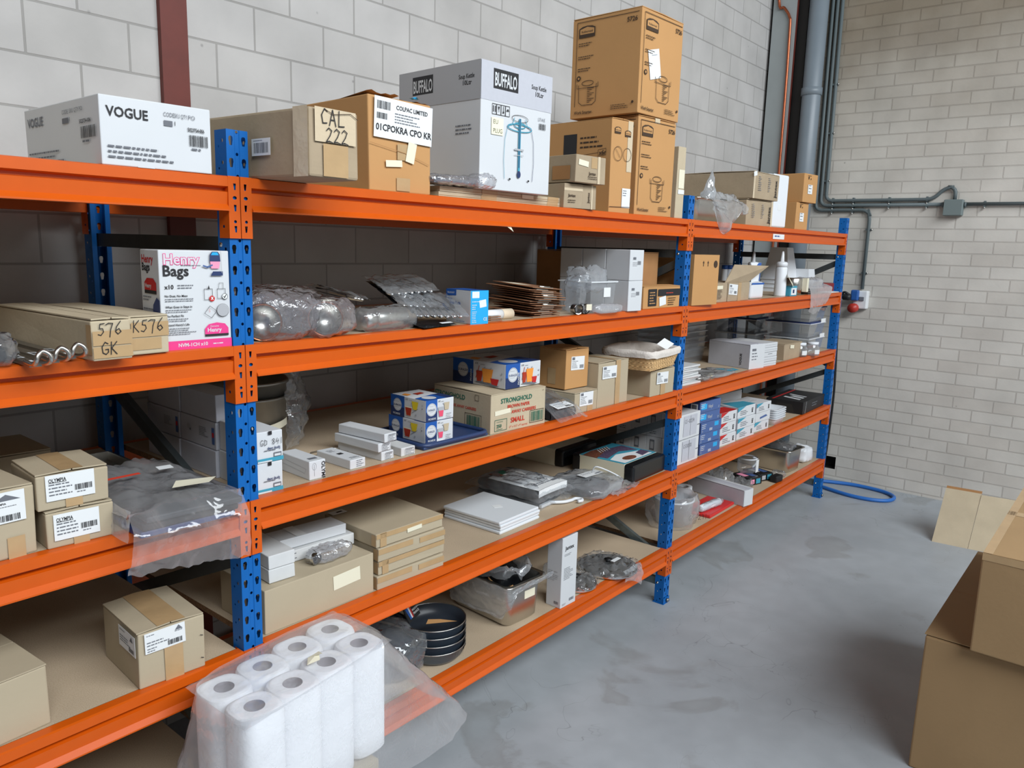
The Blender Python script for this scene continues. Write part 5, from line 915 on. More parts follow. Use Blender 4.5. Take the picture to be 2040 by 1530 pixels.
m.grid(lining, 96, 22, 'linen', wu=True); m.add([(.03,.03,.010),(bw-.03,.03,.010),(bw-.03,bd-.03,.010),(.03,bd-.03,.010)], [(0,1,2,3)], 'linen'); m.build('cloth_lining', t)
m = M(); m.add([(.235,.035,.075),(.285,.02,.10),(.262,.06,.125),(.212,.075,.10)], [(0,1,2,3)], 'paper'); m.build('paper_tag', t)
# far bay middle shelf
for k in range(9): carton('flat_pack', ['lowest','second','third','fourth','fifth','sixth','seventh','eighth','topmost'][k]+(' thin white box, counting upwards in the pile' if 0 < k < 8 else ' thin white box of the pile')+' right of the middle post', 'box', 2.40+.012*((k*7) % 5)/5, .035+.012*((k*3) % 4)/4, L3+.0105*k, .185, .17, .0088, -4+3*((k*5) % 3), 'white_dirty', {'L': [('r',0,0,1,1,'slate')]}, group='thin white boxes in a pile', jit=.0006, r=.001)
t = empty('cutlery_pack', 'flat clear pack of dark cutlery with pale blue card on the far bay', 'cutlery pack', (2.72, .0, L3)); m = M(); m.blob((.14,.09,.012), (.16,.085,.014), 'wrap_hazy', amp=.012, fr=18, floor=.001, seed=51); m.build('bag_film', t)
m = M(); m.box(.02,.05,.003,.20,.06,.009,'black'); m.box(.03,.08,.003,.22,.09,.009,'steel_dull'); m.box(.03,.11,.003,.22,.12,.009,'black'); m.box(.02,.045,.009,.05,.065,.012,'yellow'); m.build('cutlery', t)
m = M(); m.add([(.18,.02,.022),(.29,.0,.022),(.31,.05,.024),(.19,.10,.026)], [(0,1,2,3)], 'teal_print'); m.build('blue_card', t)
t = empty('steel_tongs', 'bagged steel clips just right of the pile of thin white boxes', 'clips', (2.60, .03, L3)); m = M(); m.blob((.04,.02,.014), (.06,.04,.015), 'wrap', amp=.014, fr=40, floor=.001, seed=53); m.build('bag_film', t); m = M(); m.tube([(0,.02,.01),(.05,.01,.014),(.09,.03,.008)], .006, 'steel', n=8); m.build('clip_body', t)
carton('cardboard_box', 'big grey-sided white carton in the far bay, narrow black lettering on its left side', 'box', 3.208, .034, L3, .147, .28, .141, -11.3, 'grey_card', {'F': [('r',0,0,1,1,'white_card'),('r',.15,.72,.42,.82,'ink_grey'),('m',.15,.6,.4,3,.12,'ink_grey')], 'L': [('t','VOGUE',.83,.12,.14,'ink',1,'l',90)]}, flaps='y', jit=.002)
for k in range(5): carton('retail_box', ['bottom','second','third','fourth','top'][k]+' slim white box of the pile right of the big grey-sided carton', 'box', 3.365+.004*((k*3) % 2), .012, L3+.0278*k, .160, .25, .0265, -6, 'white_card', {'F': [('m',.3,.6,.4,1,.3,'ink_grey')] if k == 2 else [('r',.02,.5,.98,.55,'ink_light')]}, group='slim white boxes in a pile', jit=.001)
carton('cardboard_box', 'low wide brown carton with cream sticker in the far bay, before the clear tubs', 'box', 3.75, .034, L3, .28, .20, .100, -1.8, 'card_grey', None, {'F': [(.30,.66,.52,.88,-4,[],'paper_cream')]}, flaps='x', jit=.002)
for k in range(7): clear_tub(['lowest','second','third','fourth','fifth','sixth','topmost'][k]+' nested clear tub in the shadowed tower behind the thin white boxes', (3.0, .37, L3+.034*k), .34, .28, .085, 0, 'clear_pc', 'nested clear tubs', 'clear_pc')
for k in range(3):
    for r_ in range(2):
        t = clear_tub('large clear storage tub, %s of the %s column by the end post' % (['bottom','middle','top'][k], ['front','rear'][r_]), (4.25-.03*r_, .06+.36*r_, L3+.102*k), .30, .30, .092, 0, 'clear_pc', 'clear storage tubs')
        m = M(); m.box(-.005,-.005,.0925,.305,.305,.099,'blue_dark' if k else 'clear_pc'); m.build('lid', t)
        if r_ == 0 and k: m = M(); m.box(.20,-.008,.078-.09,.29,-.006,.106-.09,'paper'); m.build('paper_label', t)
for k in range(2):
    t = empty('glass_jar', ['clear jar with white label before the clear storage tubs','small clear jar behind the low wide brown carton'][k], 'jar', (4.16-.12*k+.0, .0+.04*k, L3), 0, 'clear jars'); m = M(); r = .045
    m.lathe([(0,.002),(r,.002),(r,.055),(r*.8,.068),(r*.8,.076)], 'clear_pc', n=24, cap=False); m.build('jar_body', t); m = M(); m.lathe([(r*.84,.072),(r*.84,.088),(0,.088)], 'milky', n=24); m.build('lid', t)
    m = M(); m.grid(lambda u, v: (r*1.01*math.cos(R(-140+70*u)), r*1.01*math.sin(R(-140+70*u)), .012+.028*v), 8, 2, 'paper'); m.build('paper_label', t)
# ================================================================== SECOND LOWEST SHELF
carton('cardboard_box', 'plain brown carton at the lower left photo edge, corner facing out', 'box', -.778, .008, L2, .302, .30, .142, 5, 'card', None, None, {'F': [(.4,.0,.6,.35,'tape')]}, flaps='x', jit=.004, r=.004)
carton('cardboard_box', 'squat brown carton with two white labels and tape, left bay second lowest shelf', 'box', -.291, .018, L2, .160, .215, .143, -4.1, 'card', {'F': [('l',[(.93,.62),(.97,.60)],.012,'ink'),('l',[(.93,.2),(.97,.18)],.012,'ink')]},
       {'F': [(.10,.60,.70,.96,1,[('m',.05,.85,.3,1,.1,'ink_grey'),('p',[(.74,.72),(.94,.72),(.84,.95)],'ink_grey'),('m',.74,.66,.2,1,.1),('m',.05,.5,.6,2,.14,'ink_grey'),('b',.55,.1,.36,.24),('m',.05,.2,.3,2,.12)],'paper')], 'L': [(.52,.56,.98,.92,0,[('m',.08,.85,.4,1,.1),('m',.08,.55,.7,3,.12,'ink_grey'),('b',.62,.1,.3,.2),('p',[(.7,.66),(.9,.66),(.8,.9)],'ink_grey')],'paper')]},
       {'F': [(.38,.0,.66,.62,'tape')], 'T': [(.30,.0,.72,1.,'tape')]}, flaps='y', jit=.003, r=.003)
carton('cardboard_box', 'long plain brown carton with cream sticker, white boxes lying on it', 'box', .056, .031, L2, .376, .225, .126, -.7, 'card', None, {'F': [(.60,.44,.86,.78,3,[],'paper_cream')]}, jit=.001)
for k in range(2): carton('retail_box', ['lower','upper'][k]+' white box of the two stacked at the left end of the long brown carton', 'box', .090, .058, L2+.1275+.0405*k, .080, .19, .0395, -4, 'white_dirty', {'L': [('l',[(.02,.1),(.98,.1),(.98,.9),(.02,.9)],.02,'ink_light',1)]} , group='white boxes on the long carton', jit=.0015)
carton('retail_box', 'lower long white box lying across the long brown carton', 'box', .182, .140, L2+.1275, .255, .10, .036, -4, 'white_dirty', {'F': [('m',.02,.7,.2,3,.2,'ink_grey')]}, group='white boxes on the long carton', jit=.0015)
carton('retail_box', 'upper long white box lying across the long brown carton', 'box', .19, .155, L2+.1645, .226, .085, .032, -5, 'white_card', {'T': [('r',.25,0,.4,1,'paper')]}, group='white boxes on the long carton', jit=.0015)
t = empty('bubble_wrap_bundle', 'small bubble-wrapped steel strainer in front of the long white boxes', 'bubble wrap', (.285, .088, L2+.1275)); m = M(); m.blob((.03,.0,.020), (.075,.032,.022), 'bubble', amp=.012, fr=40, floor=.0005, seed=61, nu=50); m.build('wrap', t); m = M(); m.lathe([(.0155,0),(.020,.03),(.0165,.03)], 'steel_bright', n=22, c=(-.03,-.022,.021), ax='y', cap=False); m.lathe([(.0,.02),(.017,.022)], 'black', n=22, c=(-.03,-.022,.021), ax='y', cap=False); m.build('steel_cup', t)
for k in range(4): carton('flat_carton', ['lowest','second lowest','second highest','topmost'][k]+' flat brown taped carton of the four stacked left of the white boards', 'box', .443+.004*((k*2) % 3), .022+.004*(k % 2), L2+.0452*k, .278, .262, .0445, -2.5+.6*(k % 2), 'card', None, {'F': [(.44,.45,.66,.75,2,[],'paper_cream')], 'T': [(.02,.86,.22,.98,0,[('r',.4,.3,.8,.6,'ink')],'paper')]} if k == 3 else None, {'F': [(.0,.62,1.,.97,'tape'),(.05,.0,.14,1.,'tape')] if k % 2 else [(.0,.5,.5,.9,'tape'),(.6,.4,1.,.8,'tape')], 'L': [(.92,.1,1.,.9,'tape')]}, group='flat brown cartons by the boards', jit=.0025)
for k in range(4):
    m = M(); m.rbox(0,0,0,.247,.285,.0115,'board_white',.004,3); o = m.build('cutting_board', None, (1.060+.003*((k*2) % 3), .051+.003*(k % 2), L2+.0121*k), R(1.1+(k % 2)*.5)); tag(o, ['bottom','second lowest','second highest','top'][k]+' white plastic cutting board of the stack', 'cutting board', 'white cutting boards')
m = M(); m.T = Matrix.Rotation(R(-30), 4, 'Z'); m.box(.04,.16,.0115,.075,.19,.0120,'paper'); m.build('paper_label', o)
def garment(label, x, y, z, rz, w, d, h, hook, card):
    t = empty('garment_pack', label, 'garment', (x, y, z), R(rz), 'bagged black garments'); m = M(); m.blob((w/2,d/2,h/2), (w/2,d/2,h/2), 'black_cloth', p=.35, pz=.6, amp=.006, fr=18, floor=0, seed=z*7); m.build('folded_cloth', t)
    if card:
        m = M(); hc = h+.0075; m.grid(lambda u, v: (.02+.85*w*u, -.002+.80*d*v, hc-.004*(abs(u-.5)*2)**3), 6, 6, 'paper'); m.grid(lambda u, v: (.02+.85*w*u, -.004, hc-.004*(abs(u-.5)*2)**3-.03*v), 6, 3, 'paper')
        m.T = Matrix.Translation((.02,0,hc+.0003)); m.rect(.03,.23,.07,.285,'brown_food'); m.rect(.07,.24,.12,.28,'green_print'); m.rect(.02,.10,.03,.20,'ink_grey'); m.text('10', .12, .11, .035, 'ink', True, rot=R(-90)); m.micro(.05,.20,.08,5,.02,'ink_light'); m.micro(.03,.05,.14,2,.014,'ink_grey'); m.rect(.15,.03,.185,.045,'ink_grey'); m.build('card_insert', t)
    m = M(); m.grid(lambda u, v: (-.02+(w+.04)*u, -.03+(d+.06)*v, max(.002, h+.010-(h)*max(abs(u-.5)*2, abs(v-.5)*2)**5)+.008*noise.noise(Vector((u*8, v*8, z)))+.005*abs(noise.noise(Vector((u*15, v*13, 2))))), 34, 34, 'wrap'); m.build('bag_film', t)
    if hook:
        m = M(); m.tube(smooth([(w*.45,-.005,.010),(w*.62,-.045,.010),(w*.80,-.060,.010),(w*.93,-.062,.010),(w*.98,-.085,.010),(w*.90,-.098,.010),(w*.82,-.090,.010)]), .007, 'white_plastic', n=8); m.box(w*.15,-.012,.004,w*.5,.0,.016,'white_plastic'); m.build('hanger_hook', t)
garment('lower bagged black garment with a white hanger hook, beside the white boards', 1.362, .125, L2, 4, .235, .32, .036, True, False)
garment('upper bagged black garment with a white printed card insert', 1.352, .115, L2+.0385, 2, .24, .33, .042, False, True)
t = empty('garment_pack', 'clear bag of grey cloth with white label at the shelf edge', 'garment', (1.64, .0, L2), R(6), 'bagged black garments'); m = M(); m.blob((.11,.13,.022), (.10,.10,.024), 'slate', p=.5, amp=.012, fr=18, floor=0, seed=71); m.build('folded_cloth', t)
m = M(); m.blob((.12,.12,.030), (.155,.14,.034), 'wrap_hazy', p=.6, amp=.018, fr=14, floor=.001, seed=72, nu=50, nv=28); m.grid(lambda u, v: (.10+.24*u, -.045+.10*v, .008+.012*noise.noise(Vector((u*6, v*5, 3)))+.012*abs(noise.noise(Vector((u*13, v*9, 5))))), 24, 14, 'wrap_hazy'); m.build('bag_film', t)
m = M(); m.T = Matrix.Translation((.07,.10,.071)) @ Matrix.Rotation(R(-10), 4, 'Z'); m.box(0,0,0,.13,.05,.001,'paper'); m.T = m.T @ Matrix.Translation((0,0,.001)); m.micro(.01,.036,.10,2,.010,'ink_grey'); m.rect(.08,.005,.12,.015,'ink_grey'); m.build('paper_label', t)
m = M(); m.tube(smooth([(.17,.12,.07),(.16,.10,.10),(.19,.06,.085),(.25,.03,.05),(.27,.02,.035)]), .003, 'white_plastic', n=6); m.build('hanger_hook', t)
def dispenser(label, x, y, rz, pic):
    t = empty('foil_dispenser', label, 'dispenser', (x, y, L2), R(rz), 'black-ended dispensers'); w, d, h = .303, .30, .086
    m = M(); m.rbox(.0,.05,0,w,d,h-.001,'paper_cream',.002)
    if pic:
        m.T = Matrix(((1,0,0,0),(0,1,0,0),(0,0,1,h-.001),(0,0,0,1))); m.rect(.0,.05,w,d,'teal_print'); m.poly([(.02,.06),(.28,.06),(.26,.13),(.12,.17),(.02,.14)],'paper'); m.poly([(.03,.16),(.18,.19),(.28,.14),(.29,.24),(.10,.27),(.02,.22)],'purple_food'); m.poly([(.0,.20),(.10,.23),(.22,.27),(.10,.295),(.0,.28)],'brown_food'); m.disc(.12,.095,.065,'paper',.032); m.disc(.12,.095,.052,'brown_food',.025); m.poly([(.20,.07),(.29,.08),(.29,.13),(.22,.12)],'purple_food')
        for q in range(5): m.line([(.10+.02*q,.24),(.13+.02*q,.28)], .005, 'paper')
    m.build('carton_sleeve', t); m = M(); m.rbox(-.003,0,-.0,w+.003,.055,h,'black_gloss',.012,3); m.build('black_end', t); m = M(); m.rbox(-.003,d-.01,0,w+.003,d+.04,h,'black_gloss',.012,3); m.build('black_end', t)
dispenser('cream box with food photo on its lid and glossy black end, beside the middle post', 1.962, .02, 1, True)
dispenser('second cream box with black end, in the shadow behind the food photo one', 1.955, .41, 1, False)
def gsF(s): return [('r',.22,.10,.52,.92,'grey_card'),('r',.54,.10,.84,.92,'grey_card'),('h',s,.26,.62,.17),('l',[(.0,.0),(1.,.0)],.012,'ink_grey'),('r',.86,.45,1.,.47,'ink')]
gl = {'L': [('r',.25,.45,.55,.88,'ink_grey'),('r',.30,.52,.50,.80,'ink_light'),('m',.2,.2,.5,2,.08)]}
for k in range(2):
    for j in range(4):
        q = dict(gl)
        if j == 0: q['F'] = gsF('GS-0034' if k else 'GS0038')
        carton('glove_box', 'white glove box beside the middle post, %s layer, %s from the front%s' % (['lower','upper'][k], ['first','second','third','last'][j], ', handwritten' if j == 0 else ''), 'box', 2.376+.0022*j, .022+.090*j, L2+.1275*k, .221, .089, .127, -1.4, 'white_card', q, group='white glove boxes', jit=.0012)
def blu(k): return [('r',.0,.0,1,1,'blue_box'),('r',.66,.45,.86,.85,'sky_blue') if k < 3 else ('r',.08,.25,.34,.75,'sky_blue'),('t','000' if k < 3 else 'Vinyl',.42 if k < 3 else .40,.12 if k < 3 else .3,.36 if k < 3 else .42,'white_card' if k < 3 else 'ink_light',1,'l',0,.26 if k < 3 else .34),('m',.05,.75,.25,3,.17,'white_card'),('o',.92,.25,.09,.03,'white_card') if k > 2 else ('o',.08,.2,.07,.03,'white_card')]
for k in range(5): carton('glove_box', ['bottom','second','third','fourth','top'][k]+' dark blue box of the pile of five right of the white handwritten ones', 'box', 2.647+(.0 if k < 3 else -.02-.008*(k-3)), .034+.004*(k % 2), L2+.0578*k, .215, .20, .0570, -3.8, 'blue_dark', {'F': blu(k), 'L': [('r',.75,.2,.95,.8,'paper'),('r',.78,.3,.92,.7,'ink_grey')] if k > 2 else [('m',.2,.6,.4,2,.2,'white_card')]}, group='dark blue glove boxes', jit=.0012)
def wf(c, s): return [('p',[(.0,1.),(.45,1.),(.0,.55)],c),('t','MS',.86,.25,.38,'ink',1,'l',90),('m',.15,.55,.5,3,.16,'ink_grey')]
cols = [(2.902,.036,.181,.0620,'red'),(3.114,.031,.215,.0622,'teal_print'),(3.377,.032,.190,.0575,'teal_print')]
for ci, (x, y, w, h, c) in enumerate(cols):
    for k in range(3):
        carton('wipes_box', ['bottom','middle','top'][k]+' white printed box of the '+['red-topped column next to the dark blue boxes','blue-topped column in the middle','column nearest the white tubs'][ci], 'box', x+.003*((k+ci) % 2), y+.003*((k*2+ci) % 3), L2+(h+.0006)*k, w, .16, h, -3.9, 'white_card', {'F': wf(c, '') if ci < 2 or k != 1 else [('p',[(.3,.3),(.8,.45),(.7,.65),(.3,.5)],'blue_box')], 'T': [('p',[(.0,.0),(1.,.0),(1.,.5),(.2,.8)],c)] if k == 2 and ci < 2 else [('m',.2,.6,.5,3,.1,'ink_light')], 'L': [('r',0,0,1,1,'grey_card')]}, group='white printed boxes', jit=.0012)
for k in range(2): carton('cardboard_box', ['silvery grey flat carton at the back, behind the red-topped column','white flat carton at the back, behind the column nearest the white tubs'][k], 'box', 2.90+.36*k, .24, L2, .34, .30, .215-.006*k, -3, 'grey_card' if k == 0 else 'white_card', {'T': [('l',[(.0,.5),(1.,.5)],.01,'ink_light')]}, flaps='x')
for k in range(5):
    t = empty('white_tub', ['lowest','second','third','fourth','topmost'][k]+' nested white food tub beside the printed white boxes', 'tub', (3.640, .012, L2+.014*k), 0, 'nested white tubs'); m = M(); w, d, h = .17, .15, .046; o_ = rr(.012,.012,w-.012,d-.012,0,.02); p_ = rr(0,0,w,d,h,.024); q_ = rr(-.006,-.006,w+.006,d+.006,h,.026); r__ = rr(-.006,-.006,w+.006,d+.006,h-.005,.026); i_ = rr(.003,.003,w-.003,d-.003,h,.022); j_ = rr(.014,.014,w-.014,d-.014,.003,.02)
    nn = len(o_); rows = [o_, p_]; m.add(o_+p_, [(i, (i+1) % nn, nn+(i+1) % nn, nn+i) for i in range(nn)]+[tuple(range(nn))[::-1]], 'white_plastic', True); m.add(j_+i_, [(nn+i, nn+(i+1) % nn, (i+1) % nn, i) for i in range(nn)]+[tuple(range(nn))], 'white_plastic', True); m.build('tub_body', t)
    m = M(); m.add(r__+q_+i_, [(a*nn+i, a*nn+(i+1) % nn, (a+1)*nn+(i+1) % nn, (a+1)*nn+i) for a in range(2) for i in range(nn)], 'white_plastic'); m.build('rim', t)
carton('appliance_box', 'wide black box with red stripe and white lettering near the end post', 'box', 4.12, .011, L2, .46, .25, .084, 1.5, 'black', {'T': [('r',0,.80,1,.86,'red'),('p',[(.15,.2),(.24,.2),(.34,.7),(.26,.7)],'white_card'),('p',[(.30,.2),(.39,.2),(.46,.55),(.38,.6)],'white_card'),('p',[(.45,.2),(.5,.2),(.58,.7),(.52,.7)],'white_card')], 'F': [('l',[(.1,.05),(.14,.95)],.05,'ink_light'),('m',.4,.6,.3,2,.2,'ink_grey')], 'L': [('p',[(.2,.0),(.8,.0),(.7,.75),(.3,.75)],'steel_black')]}, jit=.0008)
# ================================================================== LOWEST SHELF
def pan(label, k):
    t = empty('frying_pan', label, 'pan', (.805, .135, L1+.030*k), R(0), 'nested frying pans'); r = .113
    m = M(); m.lathe([(0,0),(r*.74,0),(r*.80,.003),(r*.93,.020),(r,.050),(r*1.012,.051)], 'pan_out', n=48, cap=False); m.build('pan_body', t)
    m = M(); m.lathe([(r*1.012,.051),(r*.985,.051),(r*.90,.022),(r*.76,.006),(0,.005)], 'nonstick', n=48, cap=False); m.build('pan_inside', t); m = M(); m.lathe([(r*1.013,.0505),(r*1.02,.053),(r*1.0,.054),(r*.984,.0512)], 'steel', n=48, cap=False); m.build('rim', t)
    m = M(); m.tube(smooth([(-.070,.075,.040),(-.085,.095,.058),(-.11,.15,.066),(-.13,.22,.066)]), .009, 'black', n=10); m.build('handle', t)
    m = M(); m.grid(lambda u, v: (r*(.94+.078*v)*math.cos(R(-62+36*u)), r*(.94+.078*v)*math.sin(R(-62+36*u)), .014+.036*v), 10, 4, 'black')
    m.grid(lambda u, v: (r*(.985+.035*v)*math.cos(R(-46+14*u)), r*(.985+.035*v)*math.sin(R(-46+14*u)), .024+.012*v), 6, 2, 'paper'); m.build('card_wrap', t); return t
for k in range(4): p_ = pan(['bottom','second lowest','second highest','topmost'][k]+' black frying pan of the nested stack on the lowest shelf', k)
m = M(); m.T = Matrix.Translation((-.065,.035,.055)) @ Matrix.Rotation(R(20), 4, 'Z') @ Matrix.Rotation(R(62), 4, 'X'); m.box(-.035,0,-.004,.05,.06,0,'black'); m.poly([(-.028,.048),(-.012,.048),(-.008,.008),(-.018,.006)],'duralex_blue'); m.poly([(-.012,.048),(-.002,.048),(-.001,.008),(-.008,.008)],'paper'); m.poly([(-.002,.048),(.008,.048),(.006,.008),(-.001,.008)],'red')
m.text('MADE IN', .010, .026, .010, 'paper', True); m.text('FRANCE', .010, .013, .011, 'paper', True); m.box(-.03,.062,-.006,.0,.10,-.001,'black_gloss'); m.box(.004,.068,-.006,.036,.108,-.001,'black_gloss'); m.build('card_sleeve', p_)
m = M(); m.add([(-.06,-.02,.053),(.03,-.085,.053),(.0,-.03,.053),(-.03,.0,.053)], [(0,1,2,3)], 'card_brown'); m.build('card_disc', p_)
t = empty('plastic_bag', 'clear bag of black baking tins on the lowest shelf, left of the pans', 'plastic bag', (.60, .10, L1)); m = M(); m.blob((.03,.08,.075), (.095,.13,.080), 'wrap', amp=.022, fr=14, floor=.001, seed=81, nu=52, nv=30); m.build('bag_film', t)
for k in range(4): m = M(); m.rbox(0,0,0,.13,.18,.022,'nonstick',.006,2); m.box(-.004,-.004,.0215,.134,.184,.0235,'pan_out'); tag(m.build('baking_tin', None, (.565+.003*k, .10+.004*k, L1+.002+.026*k), R(4*k-6)), ['lowest','second lowest','second highest','topmost'][k]+' dark baking tin inside the clear bag beside the pans', 'tin', 'dark baking tins in the bag')
gastro('gastronorm_pan', 'deep steel catering pan with cream sticker on the lowest shelf, black bag inside', (1.108, .045, L1), R(-4), .208, .34, .175)
m = M(); T = face_T('F', .208, .34, .175); m.T = Matrix.Rotation(R(-4), 4, 'Z') @ T; m.box(.105,.095,-.008,.165,.128,-.007,'paper_cream'); o = m.build('paper_label', [x for x in SC.objects if x.name == 'gastronorm_pan.001'][0]); o.rotation_euler = (0,0,R(4))
t = empty('plastic_bag', 'crumpled clear bag spilling over the rim of the deep steel pan', 'plastic bag', (1.10, .04, L1)); m = M()
def f7(u, v):   # apron of film over the left and front rims
    p = u*2; 
    if p < 1: x, y = -.022-.0*p, .26-.30*p
    else: x, y = -.022+.24*(p-1), -.04
    n1 = noise.noise(Vector((p*4, v*3, 1))); n2 = abs(noise.noise(Vector((p*9, v*7, 5))))
    dr = .13*(1 if p < .9 else max(.12, 1-(p-.9)*5)); o_ = (.012+.012*n1+.012*n2)
    return (x-(o_ if p < 1.05 else 0), y-(o_ if p > .95 else 0), .195+.02*n1-dr*v+.012*n2)
m.grid(f7, 60, 24, 'wrap_hazy')
def f8(u, v):
    a = 2*math.pi*u; r = .85+.25*v; n1 = noise.noise(Vector((math.cos(a)*2, math.sin(a)*2, v*2))); n2 = abs(noise.noise(Vector((math.cos(a)*5, math.sin(a)*5, v*4))))
    return (.104+.10*r*math.cos(a), .17+.17*r*math.sin(a), .178+.055*math.sin(v*2.4)+.03*n1+.02*n2)
m.grid(f8, 70, 12, 'wrap_hazy', wu=True); m.build('bag_film', t)
t = empty('bin_bag_bundle', 'black folded plastic with kraft paper band standing inside the deep steel pan', 'bundle', (1.16, .12, L1+.035)); m = M(); m.blob((.055,.10,.085), (.075,.12,.105), 'black_gloss', amp=.02, fr=14, seed=91); m.build('black_plastic', t)
m = M(); m.T = Matrix(((.95,.2,0,-.03),(-.25,.9,-.6,-.012),(0,.5,.9,.09),(0,0,0,1))); m.box(0,0,0,.08,.08,.004,'card_brown'); m.T = m.T @ Matrix.Translation((0,0,.004)); m.text('STRO', .006, .045, .022, 'ink', True); m.text('ALL', .02, .018, .022, 'ink', True); m.build('kraft_band', t)
JF = [('t','Jantex',.18,.815,.075,'ink',1,'l',0,.62),('m',.15,.75,.5,2,.018),('m',.15,.55,.6,8,.022,'ink_grey'),('b',.55,.06,.3,.04,'ink_grey'),('m',.1,.05,.3,2,.015)]
carton('retail_box', 'tall narrow white box standing beside the deep steel pan', 'box', 1.398, .003, L1, .104, .075, .304, -1.3, 'white_card', {'F': JF, 'L': [('m',.1,.5,.7,6,.025,'ink_light'),('b',.55,.05,.3,.04,'ink_grey')], 'T': [('r',.2,.3,.5,.5,'ink'),('p',[(.6,.4),(.8,.5),(.7,.8),(.6,.8)],'ink_grey')]}, jit=.0006)
def lid(label, x, y, z, r, tilt, seed):
    t = empty('pan_lid', label, 'lid', (x, y, z), 0, 'bagged round lids'); t.rotation_euler = (R(tilt[0]), R(tilt[1]), 0); m = M(); m.lathe([(0,.0),(r*.96,.002),(r,.006),(r,.012),(r*.95,.014),(r*.6,.022),(0,.026)], 'steel_dull', n=44, cap=False); m.build('lid_disc', t)
    m = M(); m.lathe([(r*1.005,.003),(r*1.02,.008),(r*1.005,.014)], 'steel_bright', n=44, cap=False); m.build('lid_rim', t)
    m = M(); m.lathe([(.012,.025),(.012,.038),(.02,.044),(0,.046)], 'black', n=16); m.build('knob', t)
    m = M(); m.grid(lambda u, v: ((r*1.12)*(2*u-1)*math.sqrt(max(.15, 1-.5*(2*v-1)**2)), (r*1.12)*(2*v-1)*math.sqrt(max(.15, 1-.5*(2*u-1)**2)), .034+.018*noise.noise(Vector((u*9, v*9, seed)))+.016*abs(noise.noise(Vector((u*14, v*13, seed+3))))-.02*max(abs(u-.5), abs(v-.5))*2), 40, 40, 'wrap'); m.build('bag_film', t)
    return t
lid('bagged round steel lid leaning just right of the tall narrow white box', 1.635, .095, L1+.002, .095, (0,0), 3)
t = lid('bagged round steel lid at the right end of the middle bay, film hanging over', 1.885, .085, L1+.002, .135, (0,0), 8)
m = M(); m.grid(lambda u, v: (-.05+.15*u+.01*math.sin(v*4), -.11-.016*math.sin(min(v*2.5, 1.57))+.008*noise.noise(Vector((u*7, v*5, 2))), .03-(.045+.06*u*u)*v), 18, 14, 'wrap_hazy'); m.build('hanging_film', t)
m = M(); m.box(-.03,-.05,.052,.03,-.03,.053,'paper'); m.build('paper_label', t)
t = empty('plastic_wrap', 'loose clear wrap heaped between the two bagged round lids', 'plastic wrap', (1.70, .22, L1)); m = M(); m.blob((0,0,.03), (.09,.05,.035), 'wrap', amp=.03, fr=18, floor=.001, seed=95); m.build('film', t)
# far bay lowest shelf
t = empty('white_bucket', 'white bucket in a grey plastic bag behind the middle post', 'bucket', (2.66, .165, L1)); r = .105; m = M(); m.lathe([(0,.002),(r*.86,.002),(r,.13),(r*1.05,.131),(r*1.05,.14),(r*.97,.14),(r*.84,.01),(0,.008)], 'white_plastic', n=36, cap=False); m.build('bucket_body', t)
m = M(); m.T = Matrix(((.87,0,-.5,-.005),(-.5,0,-.87,-.105),(0,1,0,.035),(0,0,0,1))); m.hand('GS-291', -.01, 0, .03, 'ink')
t2 = empty('plastic_bag', 'grey translucent bag bunched around the white bucket', 'plastic bag', (2.66, .165, L1)); m.build('handwriting', t2); m = M()
def f9(u, v):
    a = 2*math.pi*u; n1 = noise.noise(Vector((math.cos(a)*2, math.sin(a)*2, v*3))); n2 = abs(noise.noise(Vector((math.cos(a)*5, math.sin(a)*5, v*7)))); r_ = .112+.022*math.sin(v*3.1)+.012*n1+.01*n2
    r_ += .035*max(0, math.cos(a-math.pi))*(1-v)
    return (r_*math.cos(a), r_*math.sin(a), .002+.165*v+.012*n1*v)
m.grid(f9, 60, 24, 'bag_clear', wu=True)
def f10(u, v):
    a = 2*math.pi*u; n1 = noise.noise(Vector((math.cos(a)*3, math.sin(a)*3, 9))); n2 = abs(noise.noise(Vector((math.cos(a)*7, math.sin(a)*7, v*4)))); r_ = .118-.05*v+.012*n1+.012*n2
    return (r_*math.cos(a), r_*math.sin(a), .165+.012*n1-.09*v*v)
m.grid(f10, 60, 10, 'bag_grey', wu=True); m.build('bag_film', t2)
for k in range(2):
    m = M(); m.lathe([(.026,0),(.055,0),(.055,.055),(.026,.055),(.026,0)], 'white_plastic', n=30, cap=False); tag(m.build('tape_roll', None, (2.965+.004*k, .27+.002*k, L1+.0002+.0555*k)), ['lower','upper'][k]+' white roll of tape standing behind the bagged bucket', 'tape roll', 'white tape rolls')
t = empty('red_board', 'red plastic board lying flat at the shelf edge right of the bucket', 'board', (2.85, .035, L1), R(1)); m = M(); m.rbox(0,0,0,.33,.17,.018,'red_board',.006,3); m.build('board_body', t); m = M(); m.lathe([(.010,0),(.010,.004),(0,.004)], 'red_print', n=14, c=(.19,.06,.018)); m.build('knob', t)
t = empty('wrapped_roll', 'white plastic-wrapped roll lying on the red board', 'roll', (2.86, .105, L1+.039), R(-6)); m = M(); m.lathe([(0,0),(.018,0),(.02,.004),(.02,.20),(.016,.204),(0,.204)], 'milky', n=20, ax='x'); m.build('roll_body', t); m = M(); m.blob((.11,0,.0), (.125,.022,.021), 'wrap_hazy', amp=.008, fr=26, floor=-.0205, seed=97); m.build('wrapping', t)
carton('cardboard_box', 'long white carton lying at an angle, end jutting out over the far bay edge', 'box', 3.179, -.012, L1, .091, .40, .097, -10.3, 'grey_card', {'F': [('r',0,0,1,1,'white_card'),('l',[(.05,.0),(.08,1.)],.02,'ink_light')], 'T': [('r',0,0,1,1,'white_card')]}, flaps='y', jit=.003, r=.003)
